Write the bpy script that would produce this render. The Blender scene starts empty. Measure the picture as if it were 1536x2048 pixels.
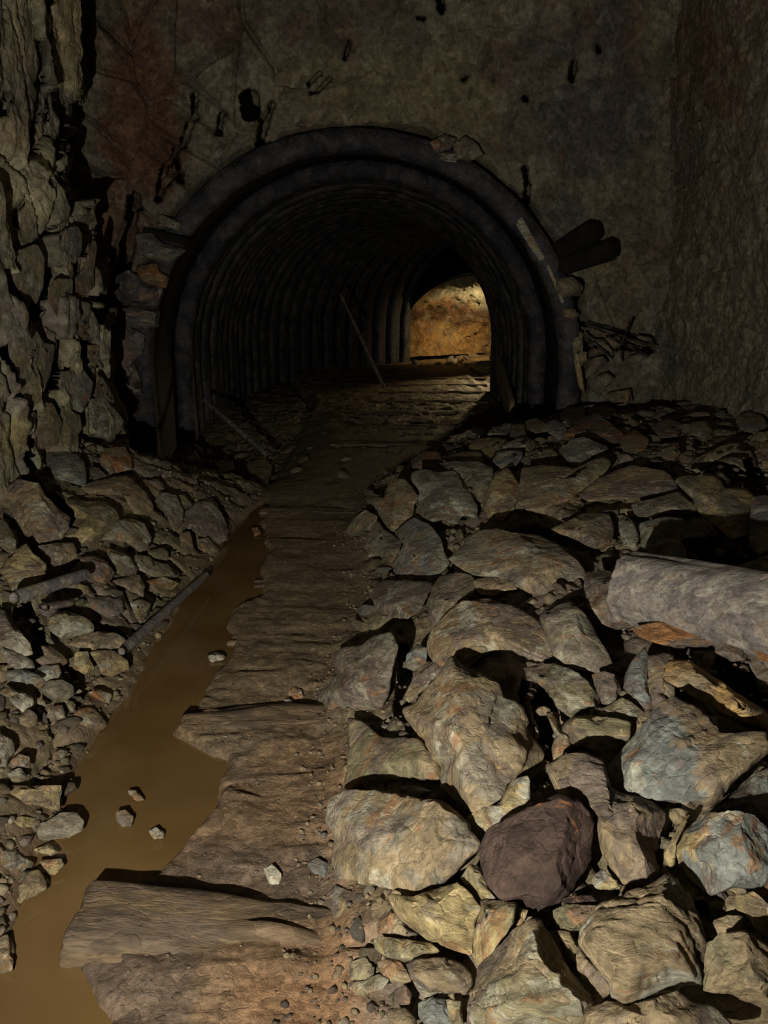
import bpy, math, random
import numpy as np

# ---------------------------------------------------------------- camera, light, exposure
SC = bpy.context.scene
COL = SC.collection
PITCH = math.radians(14.9); FPX = 1592.0; CAMH = 1.4; W, H = 1536, 2048
cam_d = bpy.data.cameras.new('camera'); cam = bpy.data.objects.new('camera', cam_d); COL.objects.link(cam)
cam.location = (0, 0, CAMH); cam.rotation_euler = (math.pi/2 - PITCH, 0, 0)
cam_d.sensor_fit = 'VERTICAL'; cam_d.sensor_height = 24; cam_d.lens = 24*FPX/H
cam_d.clip_start = 0.02; cam_d.clip_end = 200
SC.camera = cam
w = bpy.data.worlds.new('World'); SC.world = w; w.use_nodes = True
w.node_tree.nodes['Background'].inputs[0].default_value = (0.5, 0.6, 0.75, 1)
w.node_tree.nodes['Background'].inputs[1].default_value = 0.0
SC.view_settings.view_transform = 'Standard'; SC.view_settings.look = 'None'
SC.view_settings.exposure = 0.0; SC.view_settings.gamma = 1; SC.view_settings.use_curve_mapping = False

def lamp(name, kind, loc, energy, color, size, target=None, spot=None, blend=1.0):
    d = bpy.data.lights.new(name, kind); d.energy = energy; d.color = color; d.shadow_soft_size = size
    o = bpy.data.objects.new(name, d); COL.objects.link(o); o.location = loc
    if kind == 'SPOT': d.spot_size = math.radians(spot); d.spot_blend = blend
    if target is not None:
        from mathutils import Vector
        o.rotation_euler = (Vector(target) - Vector(loc)).to_track_quat('-Z', 'Y').to_euler()
    return o
LIGHT = (-0.46, 0.06, 0.90)
lamp('hand_torch', 'SPOT', LIGHT, 300, (1.0, 0.945, 0.80), 0.012, (0.25, 7.4, 2.05), 125, 1.0)
lamp('hand_torch_spill', 'POINT', LIGHT, 44, (1.0, 0.945, 0.80), 0.02)
lamp('far_caver_lamp', 'SPOT', (3.05, 18.6, 1.35), 170, (1.0, 0.72, 0.36), 0.05, (1.5, 20.0, 0.6), 120, 1.0)
lamp('far_caver_lamp_floor', 'SPOT', (2.64, 16.95, 1.5), 240, (1.0, 0.74, 0.36), 0.06, (0.75, 12.0, -.6), 44, 1.0)

# ---------------------------------------------------------------- helpers
def tag(o, label=None, cat=None, group=None, kind=None):
    if label: o['label'] = label
    if cat: o['category'] = cat
    if group: o['group'] = group
    if kind: o['kind'] = kind
    return o

def mesh(name, V, F, mat, parent=None, loc=None, smooth=True, col=None):
    V = np.asarray(V, dtype=np.float64)
    me = bpy.data.meshes.new(name)
    if isinstance(F, np.ndarray):
        n = F.shape[1]
        me.vertices.add(len(V)); me.vertices.foreach_set('co', V.astype(np.float32).ravel())
        me.loops.add(F.size); me.loops.foreach_set('vertex_index', F.astype(np.int32).ravel())
        me.polygons.add(len(F)); me.polygons.foreach_set('loop_start', np.arange(0, F.size, n, dtype=np.int32))
        me.polygons.foreach_set('loop_total', np.full(len(F), n, dtype=np.int32))
        me.update(calc_edges=True)
    else:
        me.from_pydata(V.tolist(), [], F); me.update()
    if smooth: me.polygons.foreach_set('use_smooth', np.ones(len(me.polygons), dtype=bool))
    if col is not None:
        a = me.color_attributes.new('col', 'FLOAT_COLOR', 'POINT')
        a.data.foreach_set('color', np.concatenate([col, np.ones((len(col), 1))], 1).astype(np.float32).ravel())
    me.materials.append(mat)
    o = bpy.data.objects.new(name, me); COL.objects.link(o)
    if loc is not None: o.location = loc
    if parent is not None: o.parent = parent
    return o

def empty(name, loc=(0, 0, 0)):
    o = bpy.data.objects.new(name, None); COL.objects.link(o); o.location = loc; o.empty_display_size = 0.1
    return o

def grid_faces(nu, nv):
    i = np.arange(nu-1)[:, None]*nv + np.arange(nv-1)[None, :]
    return np.stack([i, i+1, i+nv+1, i+nv], -1).reshape(-1, 4)

def _hash(ix, iy, iz, seed):
    h = (ix.astype(np.int64)*374761393 + iy.astype(np.int64)*668265263 + iz.astype(np.int64)*2147483647 + seed*144269) & 0xFFFFFFFF
    h = ((h ^ (h >> 13))*1274126177) & 0xFFFFFFFF
    h = ((h ^ (h >> 16))*2246822519) & 0xFFFFFFFF
    return ((h ^ (h >> 15)) & 0xFFFFFF)/float(0xFFFFFF)
def vnoise(P, seed=0):
    P = np.asarray(P, dtype=np.float64); I = np.floor(P); f = P-I; f = f*f*f*(f*(f*6-15)+10); I = I.astype(np.int64)
    r = 0
    for dx in (0, 1):
        wx = f[:, 0] if dx else 1-f[:, 0]
        for dy in (0, 1):
            wy = f[:, 1] if dy else 1-f[:, 1]
            for dz in (0, 1):
                wz = f[:, 2] if dz else 1-f[:, 2]
                r = r + wx*wy*wz*_hash(I[:, 0]+dx, I[:, 1]+dy, I[:, 2]+dz, seed)
    return r*2-1
def fbm(P, oct=4, seed=0, gain=0.5, lac=2.03):
    P = np.asarray(P, dtype=np.float64); a = 1; s = 0; t = 0
    for k in range(oct):
        s = s + a*vnoise(P+17.3*k, seed+k*7); t += a; a *= gain; P = P*lac
    return s/t
def ridge(P, oct=3, seed=0):
    a = 1; s = 0; t = 0; P = np.asarray(P, dtype=np.float64)
    for k in range(oct):
        s = s + a*(1-np.abs(vnoise(P+9.1*k, seed+k*5))*2); t += a; a *= 0.5; P = P*2.1
    return s/t
def cells(P, n, lo, hi, seed, aniso=(1, 1), tilt=0.3):
    """blocky fracture relief: nearest seed's tilted plane, and the gap to the next seed"""
    rs = np.random.RandomState(seed); lo = np.array(lo); hi = np.array(hi)
    S = (lo+(hi-lo)*rs.rand(n, 2)); A = np.array(aniso)
    off = rs.randn(n); g = rs.randn(n, 2)*tilt
    out = np.empty(len(P)); gap = np.empty(len(P)); ids = np.empty(len(P), dtype=int)
    Pw = (P + 0.0)*A; Sw = S*A
    for c in range(0, len(P), 40000):
        d = ((Pw[c:c+40000, None, :].astype(np.float32)-Sw[None].astype(np.float32))**2).sum(-1)
        k = np.argpartition(d, 1, axis=1)[:, :2]; dd = np.sqrt(np.take_along_axis(d, k, 1))
        sw = dd[:, 0] > dd[:, 1]; k0 = np.where(sw, k[:, 1], k[:, 0]); d0 = dd.min(1); d1 = dd.max(1)
        out[c:c+40000] = off[k0] + (g[k0]*(Pw[c:c+40000]-Sw[k0])).sum(1); gap[c:c+40000] = d1-d0; ids[c:c+40000] = k0
    return out, gap, ids
def sstep(x, a, b):
    t = np.clip((x-a)/(b-a), 0, 1); return t*t*(3-2*t)

CP, SP = math.cos(PITCH), math.sin(PITCH)
def project(P):
    P = np.asarray(P, dtype=np.float64); z = P[:, 2]-CAMH
    d = P[:, 1]*CP - z*SP; u = P[:, 1]*SP + z*CP
    d = np.maximum(d, 0.05)
    return np.stack([W/2 + FPX*P[:, 0]/d, H/2 - FPX*u/d], 1), d
def rays(px):
    """direction per unit camera depth"""
    px = np.atleast_2d(np.asarray(px, dtype=np.float64)); u = (px[:, 0]-W/2)/FPX; v = (H/2-px[:, 1])/FPX
    return np.stack([u, CP+v*SP, -SP+v*CP], 1)
CAM = np.array([0, 0, CAMH])

def polyline_dist(Q, pts):
    d = np.full(len(Q), 1e9)
    for (ax, ay), (bx, by) in zip(pts[:-1], pts[1:]):
        a = np.array([ax, ay], float); b = np.array([bx, by], float); ab = b-a; L = (ab**2).sum()+1e-9
        t = np.clip(((Q-a)@ab)/L, 0, 1); d = np.minimum(d, np.hypot(*(Q-a-t[:, None]*ab).T))
    return d

# ---------------------------------------------------------------- materials
def nodes(name):
    m = bpy.data.materials.new(name); m.use_nodes = True; nt = m.node_tree; b = nt.nodes['Principled BSDF']
    def N(t, **kw):
        n = nt.nodes.new(t)
        for k, v in kw.items():
            if k in n.inputs: n.inputs[k].default_value = v
            else: setattr(n, k, v)
        return n
    return m, nt, b, N, nt.links.new
def ramp(N, stops):
    r = N('ShaderNodeValToRGB'); e = r.color_ramp.elements
    while len(e) < len(stops): e.new(0.5)
    for i, (p, c) in enumerate(stops):
        e[i].position = p; e[i].color = (c, c, c, 1) if isinstance(c, (int, float)) else (*c, 1)
    return r
def mix(N, L, a, b, f, mode='MIX'):
    m = N('ShaderNodeMix', data_type='RGBA', blend_type=mode)
    for sock, v in ((m.inputs['Factor'], f), (m.inputs['A'], a), (m.inputs['B'], b)):
        if hasattr(v, 'is_linked'): L(v, sock)
        else: sock.default_value = v
    return m.outputs['Result']

def surface_mat(name, source, scale=1.0, bump=0.5, rough=0.9, spec=0.25, stretch=(1, 1, 1), fine=1.0, patch=1.0, thr=0.50):
    """source: 'vertex' reads the col attribute, 'object' mixes the object's own two colours, or a pair of colours"""
    m, nt, b, N, L = nodes(name)
    tc = N('ShaderNodeTexCoord'); mp = N('ShaderNodeMapping'); L(tc.outputs['Object'], mp.inputs['Vector'])
    mp.inputs['Scale'].default_value = tuple(scale*s for s in stretch)
    vec = mp.outputs['Vector']
    if source == 'object':
        oi = N('ShaderNodeObjectInfo'); ml = N('ShaderNodeMath', operation='MULTIPLY'); ml.inputs[1].default_value = 91.7
        L(oi.outputs['Random'], ml.inputs[0]); va = N('ShaderNodeVectorMath', operation='ADD'); L(vec, va.inputs[0]); L(ml.outputs[0], va.inputs[1]); vec = va.outputs[0]
        c1 = N('ShaderNodeAttribute', attribute_type='OBJECT', attribute_name='c1'); c2 = N('ShaderNodeAttribute', attribute_type='OBJECT', attribute_name='c2')
        n1 = N('ShaderNodeTexNoise', Scale=6.5, Detail=5.0, Roughness=0.6, Distortion=0.6); L(vec, n1.inputs['Vector'])
        cd = N('ShaderNodeAttribute', attribute_type='OBJECT', attribute_name='cd'); dp = N('ShaderNodeVectorMath', operation='DOT_PRODUCT')
        L(tc.outputs['Object'], dp.inputs[0]); L(cd.outputs['Vector'], dp.inputs[1]); sm = N('ShaderNodeMath', operation='ADD'); L(n1.outputs['Fac'], sm.inputs[0]); L(dp.outputs['Value'], sm.inputs[1])
        r1 = ramp(N, [(thr, 0.0), (thr+0.05, 1.0)]); L(sm.outputs[0], r1.inputs['Fac'])
        base = mix(N, L, c1.outputs['Color'], c2.outputs['Color'], r1.outputs['Color'])
    elif source == 'vertex':
        a = N('ShaderNodeAttribute', attribute_name='col'); base = a.outputs['Color']
    else:
        n1 = N('ShaderNodeTexNoise', Scale=5.0, Detail=5.0, Distortion=0.5); L(vec, n1.inputs['Vector'])
        r1 = ramp(N, [(0.42, 0.0), (0.6, 1.0)]); L(n1.outputs['Fac'], r1.inputs['Fac'])
        base = mix(N, L, (*source[0], 1), (*source[1], 1), r1.outputs['Color'])
    if patch:   # mineral patches
        n2 = N('ShaderNodeTexNoise', Scale=9.0, Detail=6.0, Roughness=0.62, Distortion=1.2); L(vec, n2.inputs['Vector'])
        r2 = ramp(N, [(0.575, 0.0), (0.60, 0.7*patch)]); L(n2.outputs['Fac'], r2.inputs['Fac'])
        base = mix(N, L, base, (0.27, 0.145, 0.07, 1), r2.outputs['Color'])
        n3 = N('ShaderNodeTexNoise', Scale=5.0, Detail=6.0, Roughness=0.65, Distortion=0.8); n3.inputs['Scale'].default_value = 7.3
        va2 = N('ShaderNodeVectorMath', operation='ADD'); L(vec, va2.inputs[0]); va2.inputs[1].default_value = (31, 17, 5); L(va2.outputs[0], n3.inputs['Vector'])
        r3 = ramp(N, [(0.565, 0.0), (0.59, 0.62*patch)]); L(n3.outputs['Fac'], r3.inputs['Fac'])
        base = mix(N, L, base, (0.38, 0.37, 0.29, 1), r3.outputs['Color'])
        n6 = N('ShaderNodeTexNoise', Scale=6.1, Detail=6.0, Roughness=0.62, Distortion=1.0); va3 = N('ShaderNodeVectorMath', operation='ADD'); L(vec, va3.inputs[0]); va3.inputs[1].default_value = (-11, 7, 25); L(va3.outputs[0], n6.inputs['Vector'])
        r6 = ramp(N, [(0.56, 0.0), (0.59, 0.6*patch)]); L(n6.outputs['Fac'], r6.inputs['Fac'])
        base = mix(N, L, base, (0.15, 0.115, 0.10, 1), r6.outputs['Color'])
    v1 = N('ShaderNodeTexVoronoi', Scale=16.0); v1.inputs['Randomness'].default_value = 1.0
    dn = N('ShaderNodeTexNoise', Scale=11.0, Detail=3.0); L(vec, dn.inputs['Vector'])
    vm = N('ShaderNodeVectorMath', operation='MULTIPLY_ADD'); vm.inputs[1].default_value = (0.12, 0.12, 0.12); L(dn.outputs['Color'], vm.inputs[0]); L(vec, vm.inputs[2]); L(vm.outputs[0], v1.inputs['Vector'])
    hs = N('ShaderNodeSeparateColor'); L(v1.outputs['Color'], hs.inputs['Color'])
    mr = N('ShaderNodeMapRange'); mr.inputs['To Min'].default_value = 0.72; mr.inputs['To Max'].default_value = 1.22; L(hs.outputs['Red'], mr.inputs['Value'])
    base = mix(N, L, base, mr.outputs['Result'], 1.0, 'MULTIPLY')
    n4 = N('ShaderNodeTexNoise', Scale=42.0*fine, Detail=6.0, Roughness=0.7); L(vec, n4.inputs['Vector'])
    mr2 = N('ShaderNodeMapRange'); mr2.inputs['From Min'].default_value = 0.3; mr2.inputs['From Max'].default_value = 0.7; mr2.inputs['To Min'].default_value = 0.5; mr2.inputs['To Max'].default_value = 1.45; L(n4.outputs['Fac'], mr2.inputs['Value'])
    base = mix(N, L, base, mr2.outputs['Result'], 1.0, 'MULTIPLY')
    L(base, b.inputs['Base Color']); b.inputs['Roughness'].default_value = rough; b.inputs['Specular IOR Level'].default_value = spec
    # relief
    n5 = N('ShaderNodeTexNoise', Scale=18.0*fine, Detail=8.0, Roughness=0.68, Distortion=0.4); L(vec, n5.inputs['Vector'])
    bp1 = N('ShaderNodeBump', Strength=bump, Distance=0.02/scale); L(n5.outputs['Fac'], bp1.inputs['Height'])
    v2 = N('ShaderNodeTexVoronoi', Scale=16.0, feature='DISTANCE_TO_EDGE'); L(vm.outputs[0], v2.inputs['Vector'])
    r5 = ramp(N, [(0.0, 0.0), (0.06, 1.0)]); L(v2.outputs['Distance'], r5.inputs['Fac'])
    bp2 = N('ShaderNodeBump', Strength=bump*0.35, Distance=0.012/scale); L(r5.outputs['Color'], bp2.inputs['Height']); L(bp1.outputs['Normal'], bp2.inputs['Normal'])
    L(bp2.outputs['Normal'], b.inputs['Normal'])
    return m

M_ROCK = surface_mat('fractured_rock', 'object', 1.0, 0.95)
M_STRAT = surface_mat('layered_rock', 'object', 1.0, 1.0, stretch=(0.7, 1.0, 2.6))
M_WALL = surface_mat('mine_wall_rock', 'vertex', 0.62, 1.0, patch=0.38)
M_IRON = surface_mat('iron_rich_rock', 'object', 1.0, 0.9, patch=False, thr=0.632)
M_MUD = surface_mat('wet_mud', 'vertex', 1.3, 0.8, rough=0.62, spec=0.35, patch=False)
M_WOOD = surface_mat('weathered_timber', 'object', 1.6, 0.8, rough=0.8, patch=0.35, stretch=(0.18, 1.6, 1.6))
M_TIE = surface_mat('muddy_timber', 'object', 1.3, 0.7, rough=0.75, stretch=(0.35, 1.4, 1.4), patch=False)
M_STEEL_SHADED = surface_mat('shaded_steel', ((0.022, 0.023, 0.028), (0.070, 0.068, 0.068)), 1.0, 0.8, rough=0.55, spec=0.4, patch=False)  # slightly darker rib steel, shade inside the tunnel put into the colour
M_STEEL = surface_mat('dark_corroded_steel', ((0.024, 0.024, 0.031), (0.075, 0.070, 0.080)), 1.0, 1.0, rough=0.55, spec=0.5, patch=False)
M_PLATE = surface_mat('dark_liner_plate', ((0.010, 0.010, 0.013), (0.030, 0.028, 0.030)), 1.0, 0.7, rough=0.6, spec=0.4, patch=False)

def water_mat():
    m, nt, b, N, L = nodes('murky_ochre_water')
    tc = N('ShaderNodeTexCoord'); n = N('ShaderNodeTexNoise', Scale=2.2, Detail=3.0); L(tc.outputs['Object'], n.inputs['Vector'])
    r = ramp(N, [(0.35, (0.115, 0.066, 0.024)), (0.65, (0.160, 0.100, 0.040))]); L(n.outputs['Fac'], r.inputs['Fac'])
    L(r.outputs['Color'], b.inputs['Base Color']); b.inputs['Roughness'].default_value = 0.06; b.inputs['Specular IOR Level'].default_value = 0.5
    n2 = N('ShaderNodeTexNoise', Scale=9.0, Detail=1.0); L(tc.outputs['Object'], n2.inputs['Vector'])
    bp = N('ShaderNodeBump', Strength=0.03, Distance=0.01); L(n2.outputs['Fac'], bp.inputs['Height']); L(bp.outputs['Normal'], b.inputs['Normal'])
    return m
M_WATER = water_mat()

CLR = dict(T=(.275, .212, .130), O=(.22, .19, .115), B=(.20, .212, .195), G=(.235, .205, .155), P=(.175, .137, .112), D=(.062, .040, .033),
           R=(.31, .15, .062), Y=(.36, .285, .145), W=(.36, .34, .27), K=(.012, .011, .011), V=(.13, .118, .125), L=(.235, .21, .185), J=(.165, .145, .14), M=(.155, .108, .066), N=(.12, .088, .062))
CNAME = dict(T='tan', O='olive', B='blue-grey', G='grey', P='purplish brown', D='dark brown', R='rust-orange', Y='yellowish', W='pale', K='black', V='slate', L='grey', J='grey', M='brown', N='brown')

# ---------------------------------------------------------------- ground shape
def ditch_edges(Y):
    l = np.interp(Y, [0, 1.33, 1.8, 2.6, 3.4, 4.2, 5, 6, 8], [-.80, -.82, -.90, -.95, -.97, -.96, -.93, -.9, -.9])
    r = np.interp(Y, [0, 1.3, 1.45, 1.6, 1.72, 2.05, 2.25, 2.4, 2.9, 3.3, 3.7, 4.4, 4.8, 5.3, 8], [-.6, -.58, -.70, -.70, -.60, -.50, -.52, -.74, -.66, -.70, -.66, -.66, -.76, -.85, -.9])
    return l, r
def pile_edge(Y):
    return np.interp(Y, [0, 1.3, 2, 2.6, 3.7, 4.8, 6.3, 7.6, 8.6, 11, 18], [-.08, -.10, -.12, -.22, -.08, -.22, -.05, .45, 1.1, 1.55, 1.6])
def ground0(X, Y):
    """smooth macro surface that the rocks lie on"""
    X = np.asarray(X, float); Y = np.asarray(Y, float)
    pe = pile_edge(Y); t = np.maximum(X-pe, 0)
    amp = np.interp(Y, [0, 6.5, 9.5, 12], [1, .95, .35, .1])
    z = amp*(0.47*(1-np.exp(-t/0.55)) + 0.075*t)
    l, r = ditch_edges(Y)
    tl = np.maximum(l-0.02-X, 0); al = np.interp(Y, [0, 5.0, 5.9, 6.8, 7.4], [1, 1, .6, 0.25, 0])
    z = z + al*(0.52*(1-np.exp(-tl/0.50)) + 0.10*tl)
    z = z - 0.12*sstep(Y, 5.8, 6.8)*sstep(-X, 0.5, 1.1)*(1-sstep(Y, 8.5, 10))
    return z
def ground_hit(px, lift=0.0):
    px = np.atleast_2d(px); D = rays(px); t = np.full(len(D), 0.9); dt = 0.03
    done = np.zeros(len(D), bool)
    for _ in range(500):
        P = CAM+D*t[:, None]; h = P[:, 2]-(ground0(P[:, 0], P[:, 1])+lift)
        done |= h < 0
        t = np.where(done, t, t+dt*np.maximum(0.3, t*0.3))
        if done.all(): break
    return t
def floor_z(X, Y):
    P = np.stack([X, Y, X*0], 1); z = ground0(X, Y)
    l, r = ditch_edges(Y); pe = pile_edge(Y)
    on_pile = sstep(X, pe-0.02, pe+0.15); on_rub = sstep(-X, -l+0.0, -l+0.14)
    wob = 0.09*fbm(P*np.array([3.2, 3.2, 1]), 4, 5); wl = l+wob*0.6; wr = r+wob
    inside = sstep(X, wl-0.05, wl+0.04)*(1-sstep(X, wr-0.03, wr+0.05))
    z = z - 0.085*inside*(1-sstep(Y, 5.2, 5.8))
    rub = np.maximum(on_pile, on_rub)
    fade = 1-sstep(Y, 9, 15)*0.5
    near = 1.0
    # muddy path : lumps stretched across the track
    z = z + (1-rub)*(1-0.5*sstep(Y, 2.2, 4)+1.0*sstep(Y, 8, 10))*(0.022*fbm(P*np.array([3.2, 3.8, 1]), 4, 11)+0.010*np.clip(fbm(P*np.array([6, 9, 1]), 2, 15)*3, -1, 1)*.6+0.006*ridge(P*np.array([4, 13, 1]), 3, 21)*fade+0.006*fbm(P*np.array([20, 34, 1]), 3, 12))*(1-inside*0.8)
    c, g, _ = CELLS_FLOOR; dirt = 1-sstep(Y, 4.7, 5.6)*sstep(X, 0.9, 1.5)*0.85
    z = z + rub*(0.030*c*0.6*dirt - 0.045*(1-sstep(g, 0.0, 0.035))*dirt + 0.05*fbm(P*6, 4, 31) + 0.014*fbm(P*30, 3, 33) - 0.055)
    mid = sstep(X, pe-0.05, pe+0.02)*(1-sstep(X, pe+0.1, pe+0.3)); z = z + 0.02*mid
    return z, inside, rub
# ---------------------------------------------------------------- floor
def carve(Q, lines):
    """depth (m) of open joints; lines: (depth, width_px, points)"""
    d = np.zeros(len(Q))
    wob = 2.5*fbm(np.stack([Q[:, 0]/14, Q[:, 1]/14, Q[:, 0]*0], 1), 3, 77)+2.0*vnoise(np.stack([Q[:, 0]/5, Q[:, 1]/5, Q[:, 0]*0], 1), 78)
    for dep, wd, pts in lines:
        x0 = min(p[0] for p in pts)-60; x1 = max(p[0] for p in pts)+60; y0 = min(p[1] for p in pts)-60; y1 = max(p[1] for p in pts)+60
        m = (Q[:, 0] > x0) & (Q[:, 0] < x1) & (Q[:, 1] > y0) & (Q[:, 1] < y1)
        if not m.any(): continue
        dist = polyline_dist(Q[m], pts)+wob[m]
        d[m] = np.maximum(d[m], dep*(1-sstep(dist, wd*0.55, wd*0.55+2.5)))
    return d
HOLES = [(44, [(40, 1200), (68, 1258), (84, 1300)]), (26, [(130, 1215), (190, 1235), (250, 1270)]), (20, [(120, 1290), (142, 1332)]), (16, [(162, 1350), (155, 1382)]),
 (60, [(1390, 1085), (1490, 1105)]), (50, [(1425, 945), (1500, 930), (1536, 990)]), (16, [(1135, 1112), (1230, 1142)]), (22, [(1010, 1050), (1150, 1048)]),
 (38, [(1062, 1345), (1102, 1420), (1092, 1500)]), (28, [(812, 1262), (810, 1330), (805, 1400)]), (36, [(1455, 1312), (1536, 1372)]), (32, [(1402, 1800), (1425, 1850)]),
 (20, [(1332, 1640), (1345, 1610)]), (14, [(0, 965), (55, 1060), (88, 1130)]), (18, [(62, 955), (128, 1010), (148, 1040)])]
def c3(k): return np.array(CLR[k])
ny, nx = 760, 560
Ys = 0.7*np.exp(np.linspace(0, math.log(24/0.7), ny)); Ys = np.concatenate([[-1.2, 0.0, 0.45], Ys]); ny = len(Ys)
us = np.linspace(-1, 1, nx); us = 0.62*us + 0.38*us**3
YY, UU = np.meshgrid(Ys, us, indexing='ij')
halfw = np.interp(YY, [0, 8, 10, 24], [2.9, 2.9, 3.2, 9.0]); cx = np.interp(YY, [0, 9, 12, 24], [0, 0, 0.3, 6.5])
XX = cx+UU*halfw
X = XX.ravel(); Y = YY.ravel()
CELLS_FLOOR = cells(np.stack([X, Y], 1), 520, (-2.6, 0.8), (2.9, 9.5), 3, (1, 1), 1.2)
Z, inside, rub = floor_z(X, Y)
Qf, _ = project(np.stack([X, Y, ground0(X, Y)], 1)); Qf[Y < 1.0] = -999
hole = carve(Qf, [(0.010*w_+.1, w_, p_) for w_, p_ in HOLES])
P3 = np.stack([X, Y, Z], 1); dirn = P3-CAM; P3 = P3+dirn/np.linalg.norm(dirn, axis=1)[:, None]*hole[:, None]
Z_FLOOR = Z; X_FLOOR = X; YS_F = Ys; ny_f = ny; nx_f = nx
n1 = fbm(P3*1.7, 4, 3); n2 = fbm(P3*4.1+5, 4, 8); n3 = fbm(P3*9+1, 3, 9)
mud = np.array([.195, .128, .076]); mud2 = np.array([.275, .160, .086]); mudp = np.array([.135, .098, .074])
col = mud+(mud2-mud)*sstep(n1, -.15, .35)[:, None]; col = col+(mudp-col)*(0.8*sstep(n2, .0, .35))[:, None]
dirtc = (sstep(Y, 4.7, 5.6)*sstep(X, .9, 1.5))[:, None]
soil = sstep(Y+0.3*n1, 1.7, 2.8)[:, None]; col = col+(np.array([.168, .130, .080])*(1+.35*n2[:, None])-col)*soil*.8
cr = c3('O')*0.8+(c3('T')*0.85-c3('O')*0.8)*sstep(n2, -.2, .2)[:, None]; cr = cr+(c3('P')-cr)*(0.8*sstep(n1, .05, .3))[:, None]
cr = cr+(np.array([.14, .105, .07])*(1+.3*n2[:, None])-cr)*dirtc*.8
k = CELLS_FLOOR[2] % 5; cr = cr*(0.8+0.1*k[:, None])
col = col+(cr-col)*rub[:, None]
wet = inside[:, None]*(1-sstep(Y, 5.2, 5.8))[:, None]; col = col+(np.array([.12, .068, .03])-col)*wet*0.8
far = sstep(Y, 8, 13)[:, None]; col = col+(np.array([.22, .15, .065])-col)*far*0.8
col = col*(1+0.18*n3[:, None])
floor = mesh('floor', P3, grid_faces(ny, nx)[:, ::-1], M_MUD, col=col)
tag(floor, 'brown muddy mine floor running into the steel-lined tunnel', kind='structure')

# water in the ditch
wy = np.linspace(0.6, 5.75, 160); wu = np.linspace(0, 1, 14)
l, r = ditch_edges(wy); WX = (l-0.14)[:, None]+((r+0.16)-(l-0.14))[:, None]*wu[None]
WY = np.repeat(wy[:, None], 14, 1)
water = mesh('muddy_water', np.stack([WX.ravel(), WY.ravel(), np.full(WX.size, -0.022)], 1), grid_faces(160, 14)[:, ::-1], M_WATER)
tag(water, 'shallow ochre-brown muddy water standing in the ditch left of the path', kind='stuff')

# ---------------------------------------------------------------- rock walls
def blobs(col, Q, lst):
    wob = fbm(np.stack([Q[:, 0]/70, Q[:, 1]/70, Q[:, 0]*0], 1), 4, 55)*0.55
    for cxp, cyp, rx, ry, c, s in lst:
        d = np.hypot((Q[:, 0]-cxp)/rx, (Q[:, 1]-cyp)/ry)+wob
        f = s*(1-sstep(d, 0.65, 1.1)); col = col+(np.array(c)-col)*f[:, None]
    return col
def wallcol(P, seed, a, b, c, sc=1.0):
    n1 = fbm(P*1.3*sc+seed, 5, seed); n2 = fbm(P*3.1*sc+seed, 5, seed+3); n3 = fbm(P*11+seed, 3, seed+4)
    col = np.array(a)+(np.array(b)-np.array(a))*sstep(n1, -.2, .25)[:, None]
    col = col+(np.array(c)-col)*(0.75*sstep(n2, .08, .32))[:, None]
    return col*(1+0.25*n3[:, None])

FY = 7.40; ACX, AR, AZ = -0.26, 2.03, 0.76     # tunnel mouth: plane, centre, radius, spring line
def arch_d(X, Z):
    """signed distance outside the arch outline"""
    dz = np.maximum(Z-AZ, 0); return np.hypot(X-ACX, dz)-AR

# far wall round the tunnel mouth
gx = np.linspace(-3.4, 3.1, 560); gz = np.linspace(-0.5, 4.9, 470)
GX, GZ = np.meshgrid(gx, gz, indexing='ij'); X = GX.ravel(); Z = GZ.ravel()
Q, _ = project(np.stack([X, X*0+FY, Z], 1)); P2 = np.stack([X, Z], 1)
c, g, ids = cells(P2, 150, (-3.4, -.4), (3.1, 4.9), 12, (1.0, 0.8), 0.5)
P3 = np.stack([X, X*0, Z], 1)
left_block = 1-sstep(Q[:, 0]+0.35*Q[:, 1]-80*fbm(P3*2, 3, 4), 420, 700)     # broken ground at the upper left
dY = 0.11*fbm(P3*0.9, 4, 2)+0.045*fbm(P3*3.5, 4, 6)+0.016*fbm(P3*13, 4, 7)+0.008*ridge(P3*26, 2, 8)
dY += left_block*(0.055*c + 0.09*(1-sstep(g, 0, .05))) + (1-left_block)*(0.014*c)
# brow over the mouth leans out, right corner turns
dY -= 0.30*sstep(Z, 2.9, 4.4)
FACE_LINES = [
 (.26, 11, [(388, 185), (384, 232), (366, 285), (330, 330), (322, 400)]), (.2, 10, [(440, 225), (434, 262)]), (.4, 34, [(500, 200), (501, 222)]),
 (.18, 10, [(354, 318), (360, 362)]), (.22, 16, [(526, 245), (516, 296), (490, 335)]), (.3, 24, [(272, 400), (262, 480), (246, 560), (214, 622), (200, 655)]),
 (.2, 14, [(360, 350), (322, 372)]), (.10, 5, [(700, 92), (690, 122)]), (.1, 5, [(660, 160), (636, 188), (622, 190)]), (.12, 5, [(640, 150), (618, 170)]),
 (.16, 9, [(1050, 335), (1058, 372), (1053, 425)]), (.2, 5, [(1100, 545), (1165, 560), (1156, 645)]), (.2, 7, [(1170, 648), (1240, 665), (1312, 690)]),
 (.14, 9, [(1145, 128), (1142, 160)]), (.1, 6, [(934, 158), (926, 162)]), (.1, 8, [(1049, 199), (1051, 200)]), (.14, 22, [(348, 470), (380, 486)]), (.14, 8, [(430, 420), (470, 398)]),
 (.16, 7, [(1190, 100), (1192, 110)]), (.12, 5, [(846, 48), (836, 48)]), (.12, 6, [(1300, 700), (1180, 690), (1130, 760)]), (.12, 12, [(880, 30), (878, 12)]), (.1, 7, [(545, 210), (532, 240), (528, 262)])]
open_depth = carve(Q, [(0.065*wd_+.2, wd_, p_) for _, wd_, p_ in FACE_LINES])
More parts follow.
